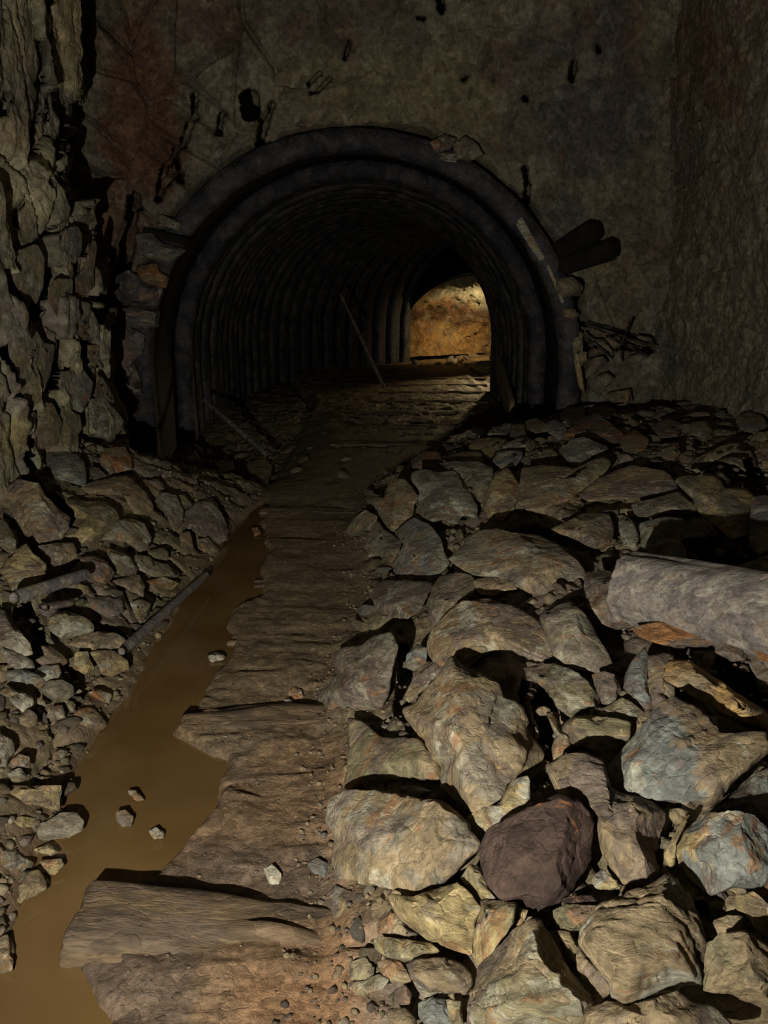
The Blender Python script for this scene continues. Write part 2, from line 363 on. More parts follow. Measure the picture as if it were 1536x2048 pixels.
rough_edge = 0.05*fbm(P3*5, 3, 14)+0.03*fbm(P3*14, 2, 15)
ad = arch_d(X, Z)-0.045+rough_edge
dY += 0.30*(1-sstep(ad, 0.0, 0.05+0.04*sstep(X, 0.2, 1.4)))
dY -= 0.9*sstep(X-0.10*(4.0-Z)*0, 2.35, 3.0)                    # turns into the right wall
V = np.stack([X, FY+dY, Z], 1)
dirn = V-CAM; V = V+dirn/np.linalg.norm(dirn, axis=1)[:, None]*open_depth[:, None]
F = grid_faces(len(gx), len(gz)); keep = (arch_d(X, Z)[F] > 0.012).all(1); F = F[keep]
col = wallcol(P3, 40, np.array([.21, .185, .125])*1.1, np.array([.165, .145, .11]), np.array([.14, .10, .075]))
RU = (.165, .085, .048); PU = (.105, .088, .088); OL = (.25, .215, .125); DK = (.06, .045, .04)
col = blobs(col, Q, [(290, 230, 95, 210, RU, .9), (230, 470, 70, 120, RU, .6), (420, 60, 130, 60, (.15, .10, .07), .6), (800, 200, 230, 110, OL, .75), (560, 330, 90, 60, OL, .5),
     (1190, 250, 120, 120, PU, .75), (1225, 60, 50, 260, PU, .8), (1130, 430, 70, 60, (.11, .115, .105), .8), (1240, 560, 60, 120, (.19, .155, .10), .7), (1260, 20, 30, 200, RU, .3),
     (430, 400, 60, 50, (.10, .095, .07), .7), (360, 640, 90, 140, (.09, .08, .085), .8), (1100, 90, 60, 50, PU, .5), (720, 20, 120, 40, (.13, .10, .08), .6), (960, 340, 80, 40, OL, .6)])
wall_far = mesh('wall_far', V, F, M_WALL, col=col); tag(wall_far, 'rough rock face around the tunnel mouth', kind='structure')

# left wall
def lw_x(Y, Z):
    """plan of the left wall before relief"""
    up = sstep(Z, 1.9, 2.35)
    return -1.90 - 0.62*sstep(Y, 5.62, 5.80)*up - (Y > 5.4)*(Y-5.4)*0.36*(1-up) + 0.10*sstep(Z, 2.5, 4.4) + 0.10*(1-sstep(Z, 0.2, 1.2))
gy = np.concatenate([np.linspace(-1.4, 3.2, 60)[:-1], np.linspace(3.2, 7.75, 430)]); gz = np.linspace(-0.3, 4.9, 440)
GY, GZ = np.meshgrid(gy, gz, indexing='ij'); Y = GY.ravel(); Z = GZ.ravel(); X0 = lw_x(Y, Z)
Q, _ = project(np.stack([X0, Y, Z], 1)); P3 = np.stack([X0*0, Y, Z], 1)
Q[Y < 1.5] = -999
c, g, ids = cells(np.stack([Y, Z], 1), 190, (2.6, -.3), (7.75, 4.9), 22, (1.5, 0.62), 0.4)
low = 1-sstep(Z, 1.6, 2.6)
dX = 0.14*fbm(P3*np.array([1, 1.3, .7]), 4, 41)+(0.022+0.028*low)*fbm(P3*np.array([1, 5, 2.5]), 4, 43)+0.016*fbm(P3*14, 3, 44)+0.010*ridge(P3*np.array([1, 26, 12]), 2, 45)
dX += (0.028+0.027*low)*c - (0.012+0.078*low)*(1-sstep(g, 0, .045))
LEFT_LINES = [
 (.18, 9, [(118, 0), (124, 110), (145, 200), (150, 245)]), (.14, 7, [(80, 85), (86, 200), (76, 290), (92, 335)]), (.14, 7, [(111, 140), (107, 238)]),
 (.25, 15, [(150, 240), (126, 305), (96, 362)]), (.16, 9, [(132, 432), (104, 462), (64, 500)]), (.16, 7, [(126, 448), (118, 494)]), (.16, 9, [(172, 418), (182, 470), (170, 525)]),
 (.25, 18, [(110, 545), (92, 590), (86, 632)]), (.16, 7, [(150, 555), (140, 620), (128, 675)]), (.4, 32, [(204, 592), (200, 640)]), (.3, 17, [(119, 690), (114, 752), (92, 800), (82, 850)]),
 (.3, 15, [(170, 688), (176, 740), (192, 768), (176, 812), (165, 885)]), (.5, 36, [(-10, 560), (14, 600), (24, 680), (-6, 720)]), (.5, 40, [(-10, 700), (6, 740), (34, 800), (52, 860), (62, 960), (40, 1000)]),
 (.14, 5, [(50, 668), (72, 702), (84, 738)]), (.14, 5, [(108, 788), (124, 842)]), (.25, 9, [(178, 862), (214, 890), (240, 880), (250, 852)]), (.3, 20, [(240, 500), (226, 560), (216, 610)]),
 (.5, 40, [(222, -10), (206, 100), (196, 195)]), (.5, 44, [(178, 225), (172, 300), (160, 375)]), (.3, 16, [(150, 395), (128, 438)]), (.16, 10, [(20, 190), (10, 230)]), (.12, 6, [(60, 395), (48, 430), (52, 452)])]
open_depth = carve(Q, [(0.035*wd_+.1 if wd_ < 25 else .085*wd_, wd_, p_) for _, wd_, p_ in LEFT_LINES])
V = np.stack([X0+dX, Y, Z], 1); dirn = V-CAM; V = V+dirn/np.linalg.norm(dirn, axis=1)[:, None]*(open_depth*(Y > 3.3))[:, None]
col = wallcol(P3, 60, np.array([.30, .265, .175]), np.array([.22, .195, .14]), np.array([.17, .145, .12]))
col = blobs(col, Q, [(40, 340, 80, 110, (.50, .44, .29), .9), (160, 80, 50, 120, (.40, .34, .19), .85), (40, 60, 40, 90, (.33, .28, .18), .6), (30, 480, 60, 80, (.22, .18, .10), .7), (190, 520, 40, 60, RU, .6), (10, 860, 30, 50, (.24, .2, .08), .7), (100, 160, 30, 120, (.12, .11, .09), .6), (50, 260, 40, 40, (.2, .15, .09), .6)])
wall_left = mesh('wall_left', V, grid_faces(len(gy), len(gz)), M_WALL, col=col); tag(wall_left, 'fractured slabby rock wall along the left side', kind='structure')

# right wall
def rw_x(Y, Z): return 2.52 - 0.22*sstep(Z, 1.2, 4.2) + 0.05*(Z < 1)
gy = np.concatenate([np.linspace(-1.4, 3.8, 50)[:-1], np.linspace(3.8, 7.9, 300)]); gz = np.linspace(0.0, 4.9, 400)
GY, GZ = np.meshgrid(gy, gz, indexing='ij'); Y = GY.ravel(); Z = GZ.ravel(); X0 = rw_x(Y, Z)
Q, _ = project(np.stack([X0, Y, Z], 1)); Q[Y < 1.5] = 9999; P3 = np.stack([X0*0, Y, Z], 1)
c, g, ids = cells(np.stack([Y, Z], 1), 90, (3.5, -.3), (7.9, 4.9), 32, (0.6, 0.8), 0.4)
dX = 0.10*fbm(P3*np.array([1, 1.1, .8]), 4, 51)+0.045*fbm(P3*np.array([1, 1.8, 2.4]), 4, 53)+0.020*fbm(P3*11, 4, 54)+0.012*ridge(P3*24, 2, 55)+0.010*c
dX += carve(Q, [(.1, 7, [(1395, 230), (1398, 238)]), (.1, 7, [(1530, 420), (1536, 440)]), (.1, 8, [(1340, 130), (1342, 150)])])
V = np.stack([X0+dX, Y, Z], 1)
col = wallcol(P3, 70, np.array([.22, .19, .135]), np.array([.18, .15, .115]), np.array([.18, .13, .09]))
col = blobs(col, Q, [(1400, 110, 120, 130, (.16, .10, .062), .7), (1330, 330, 50, 160, (.12, .09, .08), .6), (1340, 700, 60, 60, (.12, .11, .105), .6), (1450, 620, 110, 140, (.22, .185, .12), .7), (1420, 420, 70, 120, (.18, .14, .09), .5)])
wall_right = mesh('wall_right', V, grid_faces(len(gy), len(gz))[:, ::-1], M_WALL, col=col); tag(wall_right, 'rough grey-brown rock wall along the right side', kind='structure')

# ceiling (above the frame)
gx = np.linspace(-3.2, 3.2, 90); gy = np.linspace(-1.4, 7.9, 130); GX, GY = np.meshgrid(gx, gy, indexing='ij'); X = GX.ravel(); Y = GY.ravel()
P3 = np.stack([X, Y, X*0], 1); Z = 4.55+0.25*fbm(P3*0.8, 4, 91)+0.07*fbm(P3*4, 3, 92)-0.10*(X/2.5)**2
ceil = mesh('ceiling', np.stack([X, Y, Z], 1), grid_faces(90, 130), M_WALL, col=wallcol(P3, 80, (.19, .16, .1), (.14, .12, .09), (.12, .09, .07))); tag(ceil, 'rough rock roof of the mine', kind='structure')
gx = np.linspace(-3.2, 3.2, 60); gz = np.linspace(-.4, 4.8, 50); GX, GZ = np.meshgrid(gx, gz, indexing='ij'); X = GX.ravel(); Z = GZ.ravel(); P3 = np.stack([X, X*0, Z], 1)
wb = mesh('wall_back', np.stack([X, -1.3+0.2*fbm(P3, 4, 95), Z], 1), grid_faces(60, 50)[:, ::-1], M_WALL, col=wallcol(P3, 85, (.19, .16, .1), (.14, .12, .09), (.12, .09, .07))); tag(wb, 'rough rock behind the camera', kind='structure')

# ---------------------------------------------------------------- tunnel path and steel lining
TR = 8.0; S0 = 12.0-FY      # straight, then bends right on this radius
def station(s):
    if s <= S0: return np.array([ACX, FY+s, 0.0]), 0.0
    th = (s-S0)/TR
    return np.array([ACX+TR*(1-math.cos(th)), FY+S0+TR*math.sin(th), 0.0]), th
def arch_profile(n, r):
    """points up the left leg, over, down the right leg (x, z) with outward normals"""
    pts = []
    for k in range(n+1):
        a = math.pi*(1-k/n); pts.append((r*math.cos(a), AZ+r*math.sin(a), math.cos(a), math.sin(a)))
    L = [(-r, -0.35, -1, 0), (-r, 0.0, -1, 0), (-r, 0.3, -1, 0), (-r, 0.55, -1, 0)]
    R = [(r, z, 1, 0) for _, z, _, _ in L[::-1]]
    return np.array(L+pts+R)
def place(prof, s, inward):
    c0, th = station(s)
    x = prof[:, 0]-inward*prof[:, 2]; z = prof[:, 1]-inward*prof[:, 3]
    return np.stack([c0[0]+x*math.cos(th), c0[1]-x*math.sin(th), z], 1)
PROF = arch_profile(60, AR); LINER_END = S0+TR*math.radians(44)
liner = empty('tunnel_lining', (ACX, FY, 0)); tag(liner, 'dark ribbed steel arch lining of the tunnel, bending away to the right', 'tunnel lining')
def sweep(name, sect, mat, seed, amp):
    """sect: closed list of (s, inward) round the arch"""
    rings = [place(PROF, s, i) for s, i in sect]; n = len(PROF); m = len(sect)
    V = np.concatenate(rings); i = np.arange(n-1)
    F = [np.stack([j*n+i, j*n+i+1, ((j+1) % m)*n+i+1, ((j+1) % m)*n+i], 1) for j in range(m)]
    d = fbm(V*9, 3, seed)*amp; cen = V-np.array([ACX, 0, AZ]); cen[:, 1] = 0; V = V+cen/np.maximum(np.linalg.norm(cen, axis=1), .1)[:, None]*d[:, None]
    c0 = np.array([ACX, FY, 0]); return mesh(name, V-c0, np.concatenate(F), mat, liner)
s = 0.0; k = 0; stations = []
while s < LINER_END:
    stations.append(s); s += 1.55 if k == 0 else (0.50 if k < 4 else 0.38); k += 1
for k, s in enumerate(stations):
    w_, d_ = (0.10, 0.17) if k == 0 else ((0.12, 0.17) if k == 1 else (0.10, 0.13))
    sweep('arch_rib', [(s-w_, -0.01), (s-w_*.95, d_*.75), (s-w_*.55, d_), (s+w_*.55, d_), (s+w_*.95, d_*.75), (s+w_, -0.01)], M_STEEL if k < 2 else M_STEEL_SHADED, 100+k, 0.018)
    e = stations[k+1] if k+1 < len(stations) else s+0.2
    m = 0.5*(s+e)
    sweep('liner_plate', [(s, 0.0), (m-0.06, 0.035), (m+0.06, 0.035), (e, 0.0), (e, -0.04), (s, -0.04)], M_PLATE, 200+k, 0.015)

# rock tunnel beyond the lining, lit by another lamp
ns, na = 150, 110
ss = np.linspace(LINER_END-0.05, LINER_END+5.5, ns); aa = np.linspace(-0.25, math.pi+0.25, na)
V = []
for s in ss:
    c0, th = station(min(s, S0+TR*1.2)); x = -np.cos(aa)*2.15; z = 0.45+np.sin(aa)*1.45
    V.append(np.stack([c0[0]+x*math.cos(th), c0[1]-x*math.sin(th), z], 1))
V = np.concatenate(V); C0 = V.copy(); cc = []
SS = np.repeat(ss, na); AA = np.tile(aa, ns)
c, g, _ = cells(np.stack([SS, AA*2], 1), 120, (ss[0], -.5), (ss[-1], 6.8), 61, (1, 1), .5)
dd = 0.22*fbm(V*0.9, 4, 71)+0.16*fbm(V*2.8, 4, 72)+0.03*fbm(V*10, 3, 73)+0.05*c-0.10*(1-sstep(g, 0, .06))
dd = dd*sstep(SS, ss[0], ss[0]+.3)
nrm = np.stack([-np.cos(AA), AA*0, np.sin(AA)], 1); V = V+nrm*dd[:, None]
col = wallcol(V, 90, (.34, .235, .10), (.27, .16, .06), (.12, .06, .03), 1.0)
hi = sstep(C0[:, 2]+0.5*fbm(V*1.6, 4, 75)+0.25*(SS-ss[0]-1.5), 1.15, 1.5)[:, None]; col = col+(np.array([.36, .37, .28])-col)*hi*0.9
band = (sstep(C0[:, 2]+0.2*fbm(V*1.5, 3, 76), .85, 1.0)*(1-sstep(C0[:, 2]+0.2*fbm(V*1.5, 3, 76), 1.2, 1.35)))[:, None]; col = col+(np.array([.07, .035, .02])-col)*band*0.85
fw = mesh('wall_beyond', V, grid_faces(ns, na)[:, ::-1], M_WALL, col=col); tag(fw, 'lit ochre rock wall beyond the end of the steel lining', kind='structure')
ca, th = station(ss[-1]); 
gx = np.linspace(-3, 3, 50); gz = np.linspace(-.5, 3.5, 40); GX, GZ = np.meshgrid(gx, gz, indexing='ij'); X = GX.ravel(); Z = GZ.ravel()
c0, th = station(S0+TR*1.15); P3 = np.stack([X, X*0, Z], 1); off = 0.3*fbm(P3*1.4, 4, 97)
V = np.stack([c0[0]+X*math.cos(th)+off*math.sin(th), c0[1]-X*math.sin(th)+off*math.cos(th), Z], 1)
we = mesh('wall_end', V, grid_faces(50, 40)[:, ::-1], M_WALL, col=wallcol(P3, 92, (.30, .21, .10), (.22, .13, .06), (.12, .06, .03))); tag(we, 'rock closing the far end of the drift', kind='structure')
# ---------------------------------------------------------------- traced rocks
# per line: where | main colour, second colour | height bias | own label or * | outline, on a crop of the photograph's frame
CROPS = dict(A=(600, 800, 3.072), B=(1036, 800, 3.072), C=(600, 1250, 3.072), D=(1036, 1250, 3.072), E=(600, 1600, 3.072), F=(1036, 1600, 3.072),
             G=(0, 850, 5.12), H=(0, 1150, 5.12), I=(0, 1450, 5.12), J=(250, 850, 5.12), K=(0, 450, 4.55), L=(1100, 620, 3.523), M=(760, 800, 5.12), N=(1300, 850, 6.508),
             O=(180, 430, 3.865), Q=(700, 250, 2.56), Z=(0, 0, 1.0))
ROCKS = '''
C|TG|1.0|big mottled tan, grey and purple boulder in the middle of the right-hand pile|940,190 1020,270 1130,300 1230,380 1250,450 1360,510 1400,650 1490,800 1440,920 1280,950 1230,1060 1060,1140 940,1080 860,1000 870,870 800,840 760,700 640,560 640,510 720,480 780,390 870,290
C|GP|0.4|grey-purple slab leaning on the muddy path edge, left of the big mottled boulder|190,190 270,140 380,130 440,80 560,50 595,130 570,280 540,420 500,500 400,530 300,550 180,520 100,440 160,380 240,300
C|TO|0.2|square-faced tan block wedged left of the big mottled boulder, its top in black shadow|300,570 400,600 500,690 740,700 850,860 860,950 600,970 420,960 270,1010 300,800
C|BB|0|thin blue-grey chip in the gap under the square-faced tan block|600,1000 700,990 810,1020 720,1060 640,1050
E|TG|1.0|large mottled boulder with a rusty lower corner, left of the dark brown boulder|160,130 190,0 300,-60 450,-50 700,0 850,20 980,110 1110,250 1110,300 1000,400 950,460 860,530 690,580 560,540 420,510 240,480 205,380 220,240
C|YW|0.3|pale yellowish slab tucked between the big mottled boulder and the dark brown boulder|1100,1130 1230,1090 1290,960 1400,930 1410,1100 1300,1170 1120,1320 1030,1230 1030,1180
C|PT|0.5|brown wedge stone against the upper left side of the big mottled boulder|640,440 700,330 780,250 880,190 930,200 870,280 800,370 740,430 680,470
C|GB|0|*|660,180 720,120 780,150 770,230 700,280 650,250
C|GO|0|*|950,160 1060,130 1120,80 1170,150 1100,200 1030,260 980,240
D|TB|1.0|large blocky boulder with a blue-grey left face and a tan right face|870,480 960,440 1080,490 1150,570 1250,670 1400,660 1536,640 1560,750 1450,850 1350,950 1250,1070 1180,1120 1060,1080 960,1080 830,1060 740,1100 600,1040 580,960 560,860 700,700 800,580
D|QY|1.3|bright orange elongated slab lying slantwise at the right edge|930,220 1050,220 1200,320 1350,420 1536,540 1560,640 1400,600 1250,540 1150,470 1000,390 900,340
D|TP|0.8|brown block capping the upper left end of the bright orange slab|800,200 900,180 960,200 910,320 960,380 960,430 860,480 820,440 790,300
D|BG|0.6|upright blue-grey slab just left of the bright orange slab|700,230 780,140 800,200 790,320 820,450 860,490 780,520 700,470 650,400 660,310
D|GO|0.5|long grey wedge-shaped rock right of the big mottled boulder|20,250 100,270 200,240 320,270 420,340 490,440 510,520 330,570 240,500 200,420 80,320
D|PT|0.6|small round brown stone beside the upright blue-grey slab|460,310 530,290 590,310 630,390 580,480 520,480 480,400
D|OY|0.3|cracked layered yellowish slab above the long brown wedge|270,630 340,560 430,560 560,570 690,600 680,690 600,790 500,770 400,740 330,760
D|OG|0.1|*|520,520 640,450 700,480 770,540 740,610 600,580 500,550
D|OT|0|*|170,530 230,570 310,680 320,750 220,830 210,750 230,680
D|PT|0.7|long brown wedge boulder pointing down beside the dark brown boulder|170,870 280,790 400,780 540,840 560,1000 640,1040 820,1090 900,1150 880,1260 840,1420 870,1540 740,1600 630,1590 540,1440 500,1350 450,1190 400,1050 250,1050
Z|DD|1.5|dark brown rounded boulder with orange flecks|960,1700 975,1660 1010,1640 1060,1608 1120,1590 1160,1605 1185,1650 1178,1720 1150,1770 1120,1805 1080,1820 1040,1810 1000,1795 970,1760
F|BY|0.9|blue-grey boulder with a yellowish middle at the right edge|980,300 1040,180 1150,80 1300,60 1450,100 1560,200 1600,420 1480,540 1320,530 1190,580 1080,500 990,400
F|BG|0.4|grey rock behind the blue-grey boulder with a yellowish middle|1080,120 1200,40 1350,-60 1450,-160 1560,-200 1600,200 1500,130 1300,60 1150,80
F|YT|0.1|*|900,330 980,180 1040,80 1060,120 990,230 960,330 970,420 930,420
F|TW|1.1|large tan boulder with a whitish-blue lower edge in the lower right|560,600 700,560 830,510 920,450 990,500 1060,600 1100,700 1150,850 1150,1000 1130,1130 1000,1130 960,1170 800,1200 650,1250 580,1200 560,1100 450,980 380,880 400,800 470,700
F|OY|0.3|*|220,680 300,640 500,650 460,700 400,800 330,800 240,780
F|YY|0.1|*|240,810 320,810 370,900 360,1000 290,950
F|TT|0.2|*|370,900 480,950 560,1050 560,1180 480,1250 400,1130 360,1020
Z|TO|0.9|big pointed olive-tan boulder at the bottom edge|958,1935 985,1912 1010,1880 1030,1860 1065,1838 1078,1842 1105,1880 1125,1915 1150,1955 1190,2005 1170,2070 950,2100 940,2030 950,1980
F|TO|0.8|large tan-grey boulder in the bottom right corner|1160,880 1250,820 1400,810 1536,900 1600,1000 1600,1300 1450,1260 1300,1190 1200,1190 1140,1170 1150,1000
F|TP|0.5|*|1160,840 1190,750 1290,710 1370,720 1370,790 1270,830
F|TP|0.9|brown-tan boulder cut off by the bottom edge, below the large tan boulder|350,1310 480,1260 560,1230 680,1270 820,1230 970,1180 1080,1250 1200,1260 1300,1376 1300,1450 300,1450
F|YT|0.3|*|1340,590 1450,570 1560,660 1600,900 1500,840 1400,700 1350,680
F|GO|0|*|1480,480 1560,440 1600,600 1500,600 1440,570
F|YV|0|*|450,480 520,430 600,500 630,540 560,550 480,540
F|OD|0|*|280,620 350,590 450,590 500,630 400,650 300,640
E|YP|0.5|yellow-tan stone with a purplish right end on the edge of the path|140,620 220,530 300,560 380,580 480,640 480,690 350,740 330,780 220,780 160,740
E|YT|0.7|pale tan wedge-shaped boulder below the boulder with the pale blue streak|540,570 700,600 760,570 880,540 960,520 1030,570 1100,650 1080,750 1060,870 1050,960 960,920 880,890 800,860 720,810 620,740 570,660
E|TP|0.1|*|480,740 560,680 620,750 710,820 700,850 600,830 490,820
E|YO|0.6|flat yellowish lens-shaped slab low in the pile near the path|450,860 500,840 650,860 800,880 850,930 760,970 640,990 530,970 470,910
E|YO|0.6|upright pale column of rock under the dark brown boulder|1110,620 1230,620 1330,640 1310,760 1240,850 1190,960 1110,1030 1060,950 1070,850 1090,750
E|YO|0|*|1340,660 1400,680 1370,760 1330,770
E|TP|0.5|flat brown-tan stone below the lens-shaped slab|660,1010 720,980 880,970 980,1000 1050,1060 1060,1130 1010,1180 880,1180 770,1220 720,1160 680,1080
E|GT|0.2|*|480,990 600,980 650,1050 680,1110 640,1120 560,1110 500,1060
E|OG|0.3|*|310,1000 400,970 450,1030 450,1080 400,1105 310,1100
E|OT|0.3|*|300,1130 410,1105 480,1070 540,1110 500,1160 380,1200 320,1190
E|PT|0.1|*|580,1170 650,1140 690,1200 670,1260 590,1250
E|BB|0.2|*|730,1250 800,1220 900,1230 930,1376 800,1400 740,1340
E|OY|0|*|900,1230 990,1240 1000,1376 930,1376
E|TO|0.2|*|550,1290 640,1280 710,1340 720,1420 560,1420
E|YB|0.2|*|990,480 1050,400 1120,430 1150,540 1200,600 1110,615 1050,560 1020,520
E|GB|0.1|*|50,390 110,360 190,400 210,470 150,500 80,450
E|TO|0|*|220,860 300,830 330,880 310,960 240,940
E|PO|0|*|430,680 520,640 540,700 480,740 420,730
A|RT|0.8|orange-topped rock at the far upper end of the right-hand pile|690,370 760,320 840,320 880,370 820,420 760,410 700,420
A|GW|0.6|large pale grey rock just below the orange-topped rock|690,440 780,430 850,450 950,440 1030,540 1080,640 1080,730 1000,700 960,760 880,730 800,750 720,680 740,560 690,500
A|GO|0.7|*|830,400 960,380 1100,380 1180,420 1180,520 1150,600 1100,620 1050,560 1000,490 950,430
A|OT|0.4|*|880,360 1000,320 1100,320 1130,380 1000,385 900,390
A|TO|0.5|rounded tan rock on the pile's left flank below the orange-topped rock|530,560 560,490 640,490 700,560 730,600 700,640 690,720 620,790 550,810 500,720 460,650 400,620 450,600 520,600
A|GB|0.8|big grey rock with a faint blue patch on the left flank of the pile|580,820 620,780 700,730 790,770 860,850 880,930 920,1000 860,1060 820,1110 690,1100 600,1110 570,1080 590,980 640,880
A|GO|0.3|*|420,830 480,740 520,800 620,870 600,940 560,990 480,950 420,960 410,900
A|OT|0.2|*|290,800 340,720 400,680 470,720 440,830 410,930 380,940 320,870
A|PG|0.6|flat-faced dull purplish block under the big grey rock|460,1150 520,1110 640,1110 800,1120 820,1140 780,1200 740,1280 660,1340 560,1330 480,1290 450,1220
A|OG|0.7|pale olive upright rock right of the flat-faced purplish block|820,1150 860,1090 960,1060 1050,1080 1090,1150 1050,1210 960,1260 880,1330 830,1390 790,1330 790,1240
Z|GT|1.0|long humped grey-tan boulder across the upper middle of the pile|899,1119 925,1093 958,1060 990,1057 1036,1067 1078,1073 1127,1096 1160,1125 1170,1152 1147,1181 1117,1213 1085,1200 1056,1184 1023,1168 990,1152 951,1152
A|TP|0.2|*|1070,1110 1200,1080 1280,1110 1330,1160 1250,1170 1190,1200 1110,1190
Z|TP|0.9|curved brown boulder with darker stains above the big mottled boulder|855,1300 862,1262 893,1226 925,1204 974,1197 1017,1210 1045,1222 1075,1240 1095,1270 1108,1300 1100,1330 1070,1300 1040,1296 980,1300 930,1320 880,1335
Z|GO|0.9|steep grey-olive striped slab left of the grey log|1078,1233 1114,1210 1140,1200 1173,1233 1205,1288 1225,1330 1215,1345 1180,1342 1140,1334 1108,1310 1095,1270
B|TO|0.5|tan rock against the left end of the grey log|620,1040 680,970 740,960 760,1020 740,1150 700,1150 640,1080
B|PG|0.7|smooth purplish slab between the long humped boulder and the grey log|420,1060 500,1050 600,1070 700,1140 720,1250 750,1330 700,1390 600,1400 520,1370 430,1260 410,1150
B|TG|0.7|tan triangular rock above the long humped boulder|200,790 290,760 400,700 560,700 580,790 570,880 480,910 420,890 300,840
B|WB|0.3|small banded whitish stone standing in a black gap|620,740 670,720 710,760 740,840 720,900 650,890 630,830
B|GO|0.4|flat grey slab above the grey log, behind the pale wedge|700,640 860,600 980,565 1070,640 1120,700 1000,690 850,720 740,710
B|OB|0.7|pale olive and blue-grey wedge resting behind the grey log|750,760 900,720 1000,730 1100,800 1170,850 1030,860 1030,1020 900,960 770,920
N|YG|0.9|big yellow-tan boulder high on the right edge of the pile|330,740 420,670 600,650 800,640 920,720 970,820 1150,820 1250,830 1330,920 1350,1000 1290,1150 1300,1300 1260,1430 1050,1480 900,1340 700,1200 620,1080 560,950 450,850
N|GV|0.6|grey rock at the right edge beside the big yellow-tan boulder|1340,950 1536,920 1650,1000 1650,1600 1400,1680 1310,1580 1290,1430 1310,1200
N|TR|0.4|*|1110,1850 1350,1770 1536,1700 1650,1700 1650,2000 1536,1960 1300,1900
Z|RP|0.5|reddish flat rock lying along the underside of the grey log|1264,1256 1313,1244 1361,1250 1410,1268 1433,1284 1395,1298 1350,1294 1310,1285 1280,1272
D|GP|0.2|*|1210,70 1350,100 1410,150 1390,210 1300,220 1220,170
D|RP|0.2|*|1440,100 1560,130 1600,230 1480,210
D|GT|0.2|*|1230,560 1330,590 1400,640 1420,680 1300,680 1240,640
B|BW|0.8|pale blue-grey pointed rock below the right foot of the steel arch|280,310 320,250 400,230 480,260 560,300 450,340 400,400 330,395 290,350
B|WB|0.8|pale rounded stone against the right foot of the steel arch|265,110 270,80 330,10 390,20 410,80 370,130 310,160
B|WB|0.5|*|160,150 220,125 290,150 300,190 250,240 190,200
B|OT|0.3|*|50,130 110,115 160,140 180,190 110,200 60,180
B|PR|0.4|*|280,220 330,170 400,110 480,90 560,140 640,210 650,260 560,260 480,240 400,220
B|TO|0.4|broad brown sloping rock below the pale blue-grey pointed rock|0,620 30,420 150,400 350,420 530,330 560,400 480,500 380,560 250,660 170,700 60,670
B|PT|0.3|wide flat brown slab under the far right slope|380,590 500,480 700,400 900,440 960,500 980,560 860,590 740,600 560,610 450,620
B|TR|0.2|*|640,230 720,190 800,240 780,300 680,330 640,290
B|OT|0.1|*|880,300 960,290 1000,320 960,360 890,350
B|GY|0.2|*|1050,390 1150,330 1280,270 1380,260 1300,320 1180,390 1080,420
B|GO|0.2|*|1210,380 1300,350 1370,360 1400,450 1350,400 1280,390
B|GB|0.1|*|1340,110 1420,70 1500,100 1530,160 1450,200 1370,180
B|YT|0.1|*|1490,270 1560,260 1600,380 1510,420
B|TP|0.1|*|430,60 520,30 600,60 560,110 470,90
B|PT|0.1|*|820,160 920,120 1010,150 980,220 880,230
B|GT|0.1|*|1060,140 1160,130 1200,190 1130,230 1060,200
M|YO|0.5|*|920,470 1000,400 1150,390 1290,400 1280,440 1200,500 1130,600 1080,590 1040,540 940,510
M|OW|0.4|*|1190,510 1260,450 1400,400 1500,390 1600,440 1540,530 1450,500 1300,510
M|WB|0.7|pale rounded grey rock right of the orange-topped rock|1160,620 1210,530 1330,520 1450,520 1440,600 1380,670 1250,700
A|YT|0.6|yellow-olive upright rock below the pale rounded grey rock|1115,640 1200,470 1270,420 1300,450 1350,540 1310,670 1240,740 1160,720
M|RO|0.6|small orange stone at the inner right foot of the steel arch|940,160 1000,110 1090,110 1120,170 1110,260 1050,270 980,230
M|YO|0.5|pyramid-shaped yellowish stone on the far path|630,230 700,170 760,250 790,330 740,350 640,370
M|WG|0.3|*|470,340 540,300 610,320 600,370 530,370
M|WV|0.4|*|1100,360 1160,280 1240,270 1270,240 1340,250 1330,320 1280,360 1180,350
M|TP|0.4|*|1330,370 1360,260 1470,250 1500,370 1420,390
M|OW|0.4|*|950,270 1020,280 1070,330 1020,370 960,340
M|WO|0.3|*|10,400 60,380 90,420 50,450
M|OG|0.2|*|180,560 240,500 300,540 280,590 210,590
M|GO|0.1|*|80,470 160,460 210,500 120,520
J|GO|0.5|*|380,690 520,720 590,880 580,1000 500,1080 440,1000 400,880 310,780
J|YO|0.5|yellowish stone near the left foot of the steel arch|520,720 600,720 690,820 560,890
J|PG|0.6|rounded brown lump of rubble at the ditch's far left bank|610,900 750,800 880,790 980,900 1060,1080 1050,1160 960,1200 850,1160 700,1080 600,1030
J|TP|0.3|*|740,1180 850,1150 960,1280 880,1340 760,1260
J|PT|0.2|*|560,1120 660,1090 700,1250 600,1290
J|OG|0.4|*|240,1290 380,1260 440,1300 430,1380 340,1370 250,1330
J|OG|0.4|*|110,1440 300,1400 430,1430 570,1540 480,1560 300,1550 180,1500
J|YR|0.3|*|220,1600 400,1560 550,1620 480,1680 340,1660
J|TG|0.2|*|240,570 340,560 440,670 340,650
J|TP|0.1|*|1250,400 1400,350 1500,420 1450,620 1300,620
J|PO|0|*|900,350 1080,330 1120,450 980,480
G|TP|0.7|large tan-pink rounded rock at the head of the left-hand rubble|20,780 80,640 180,570 400,600 460,720 600,870 710,940 700,1060 640,1150 500,1215 400,1200 260,1120 180,990 100,900
G|YO|0.6|yellow-olive rounded rock right of the large tan-pink rock|670,800 720,760 900,790 1080,790 1170,860 1210,940 1180,1060 1040,1170 850,1200 680,1150 740,1040 780,960 760,870
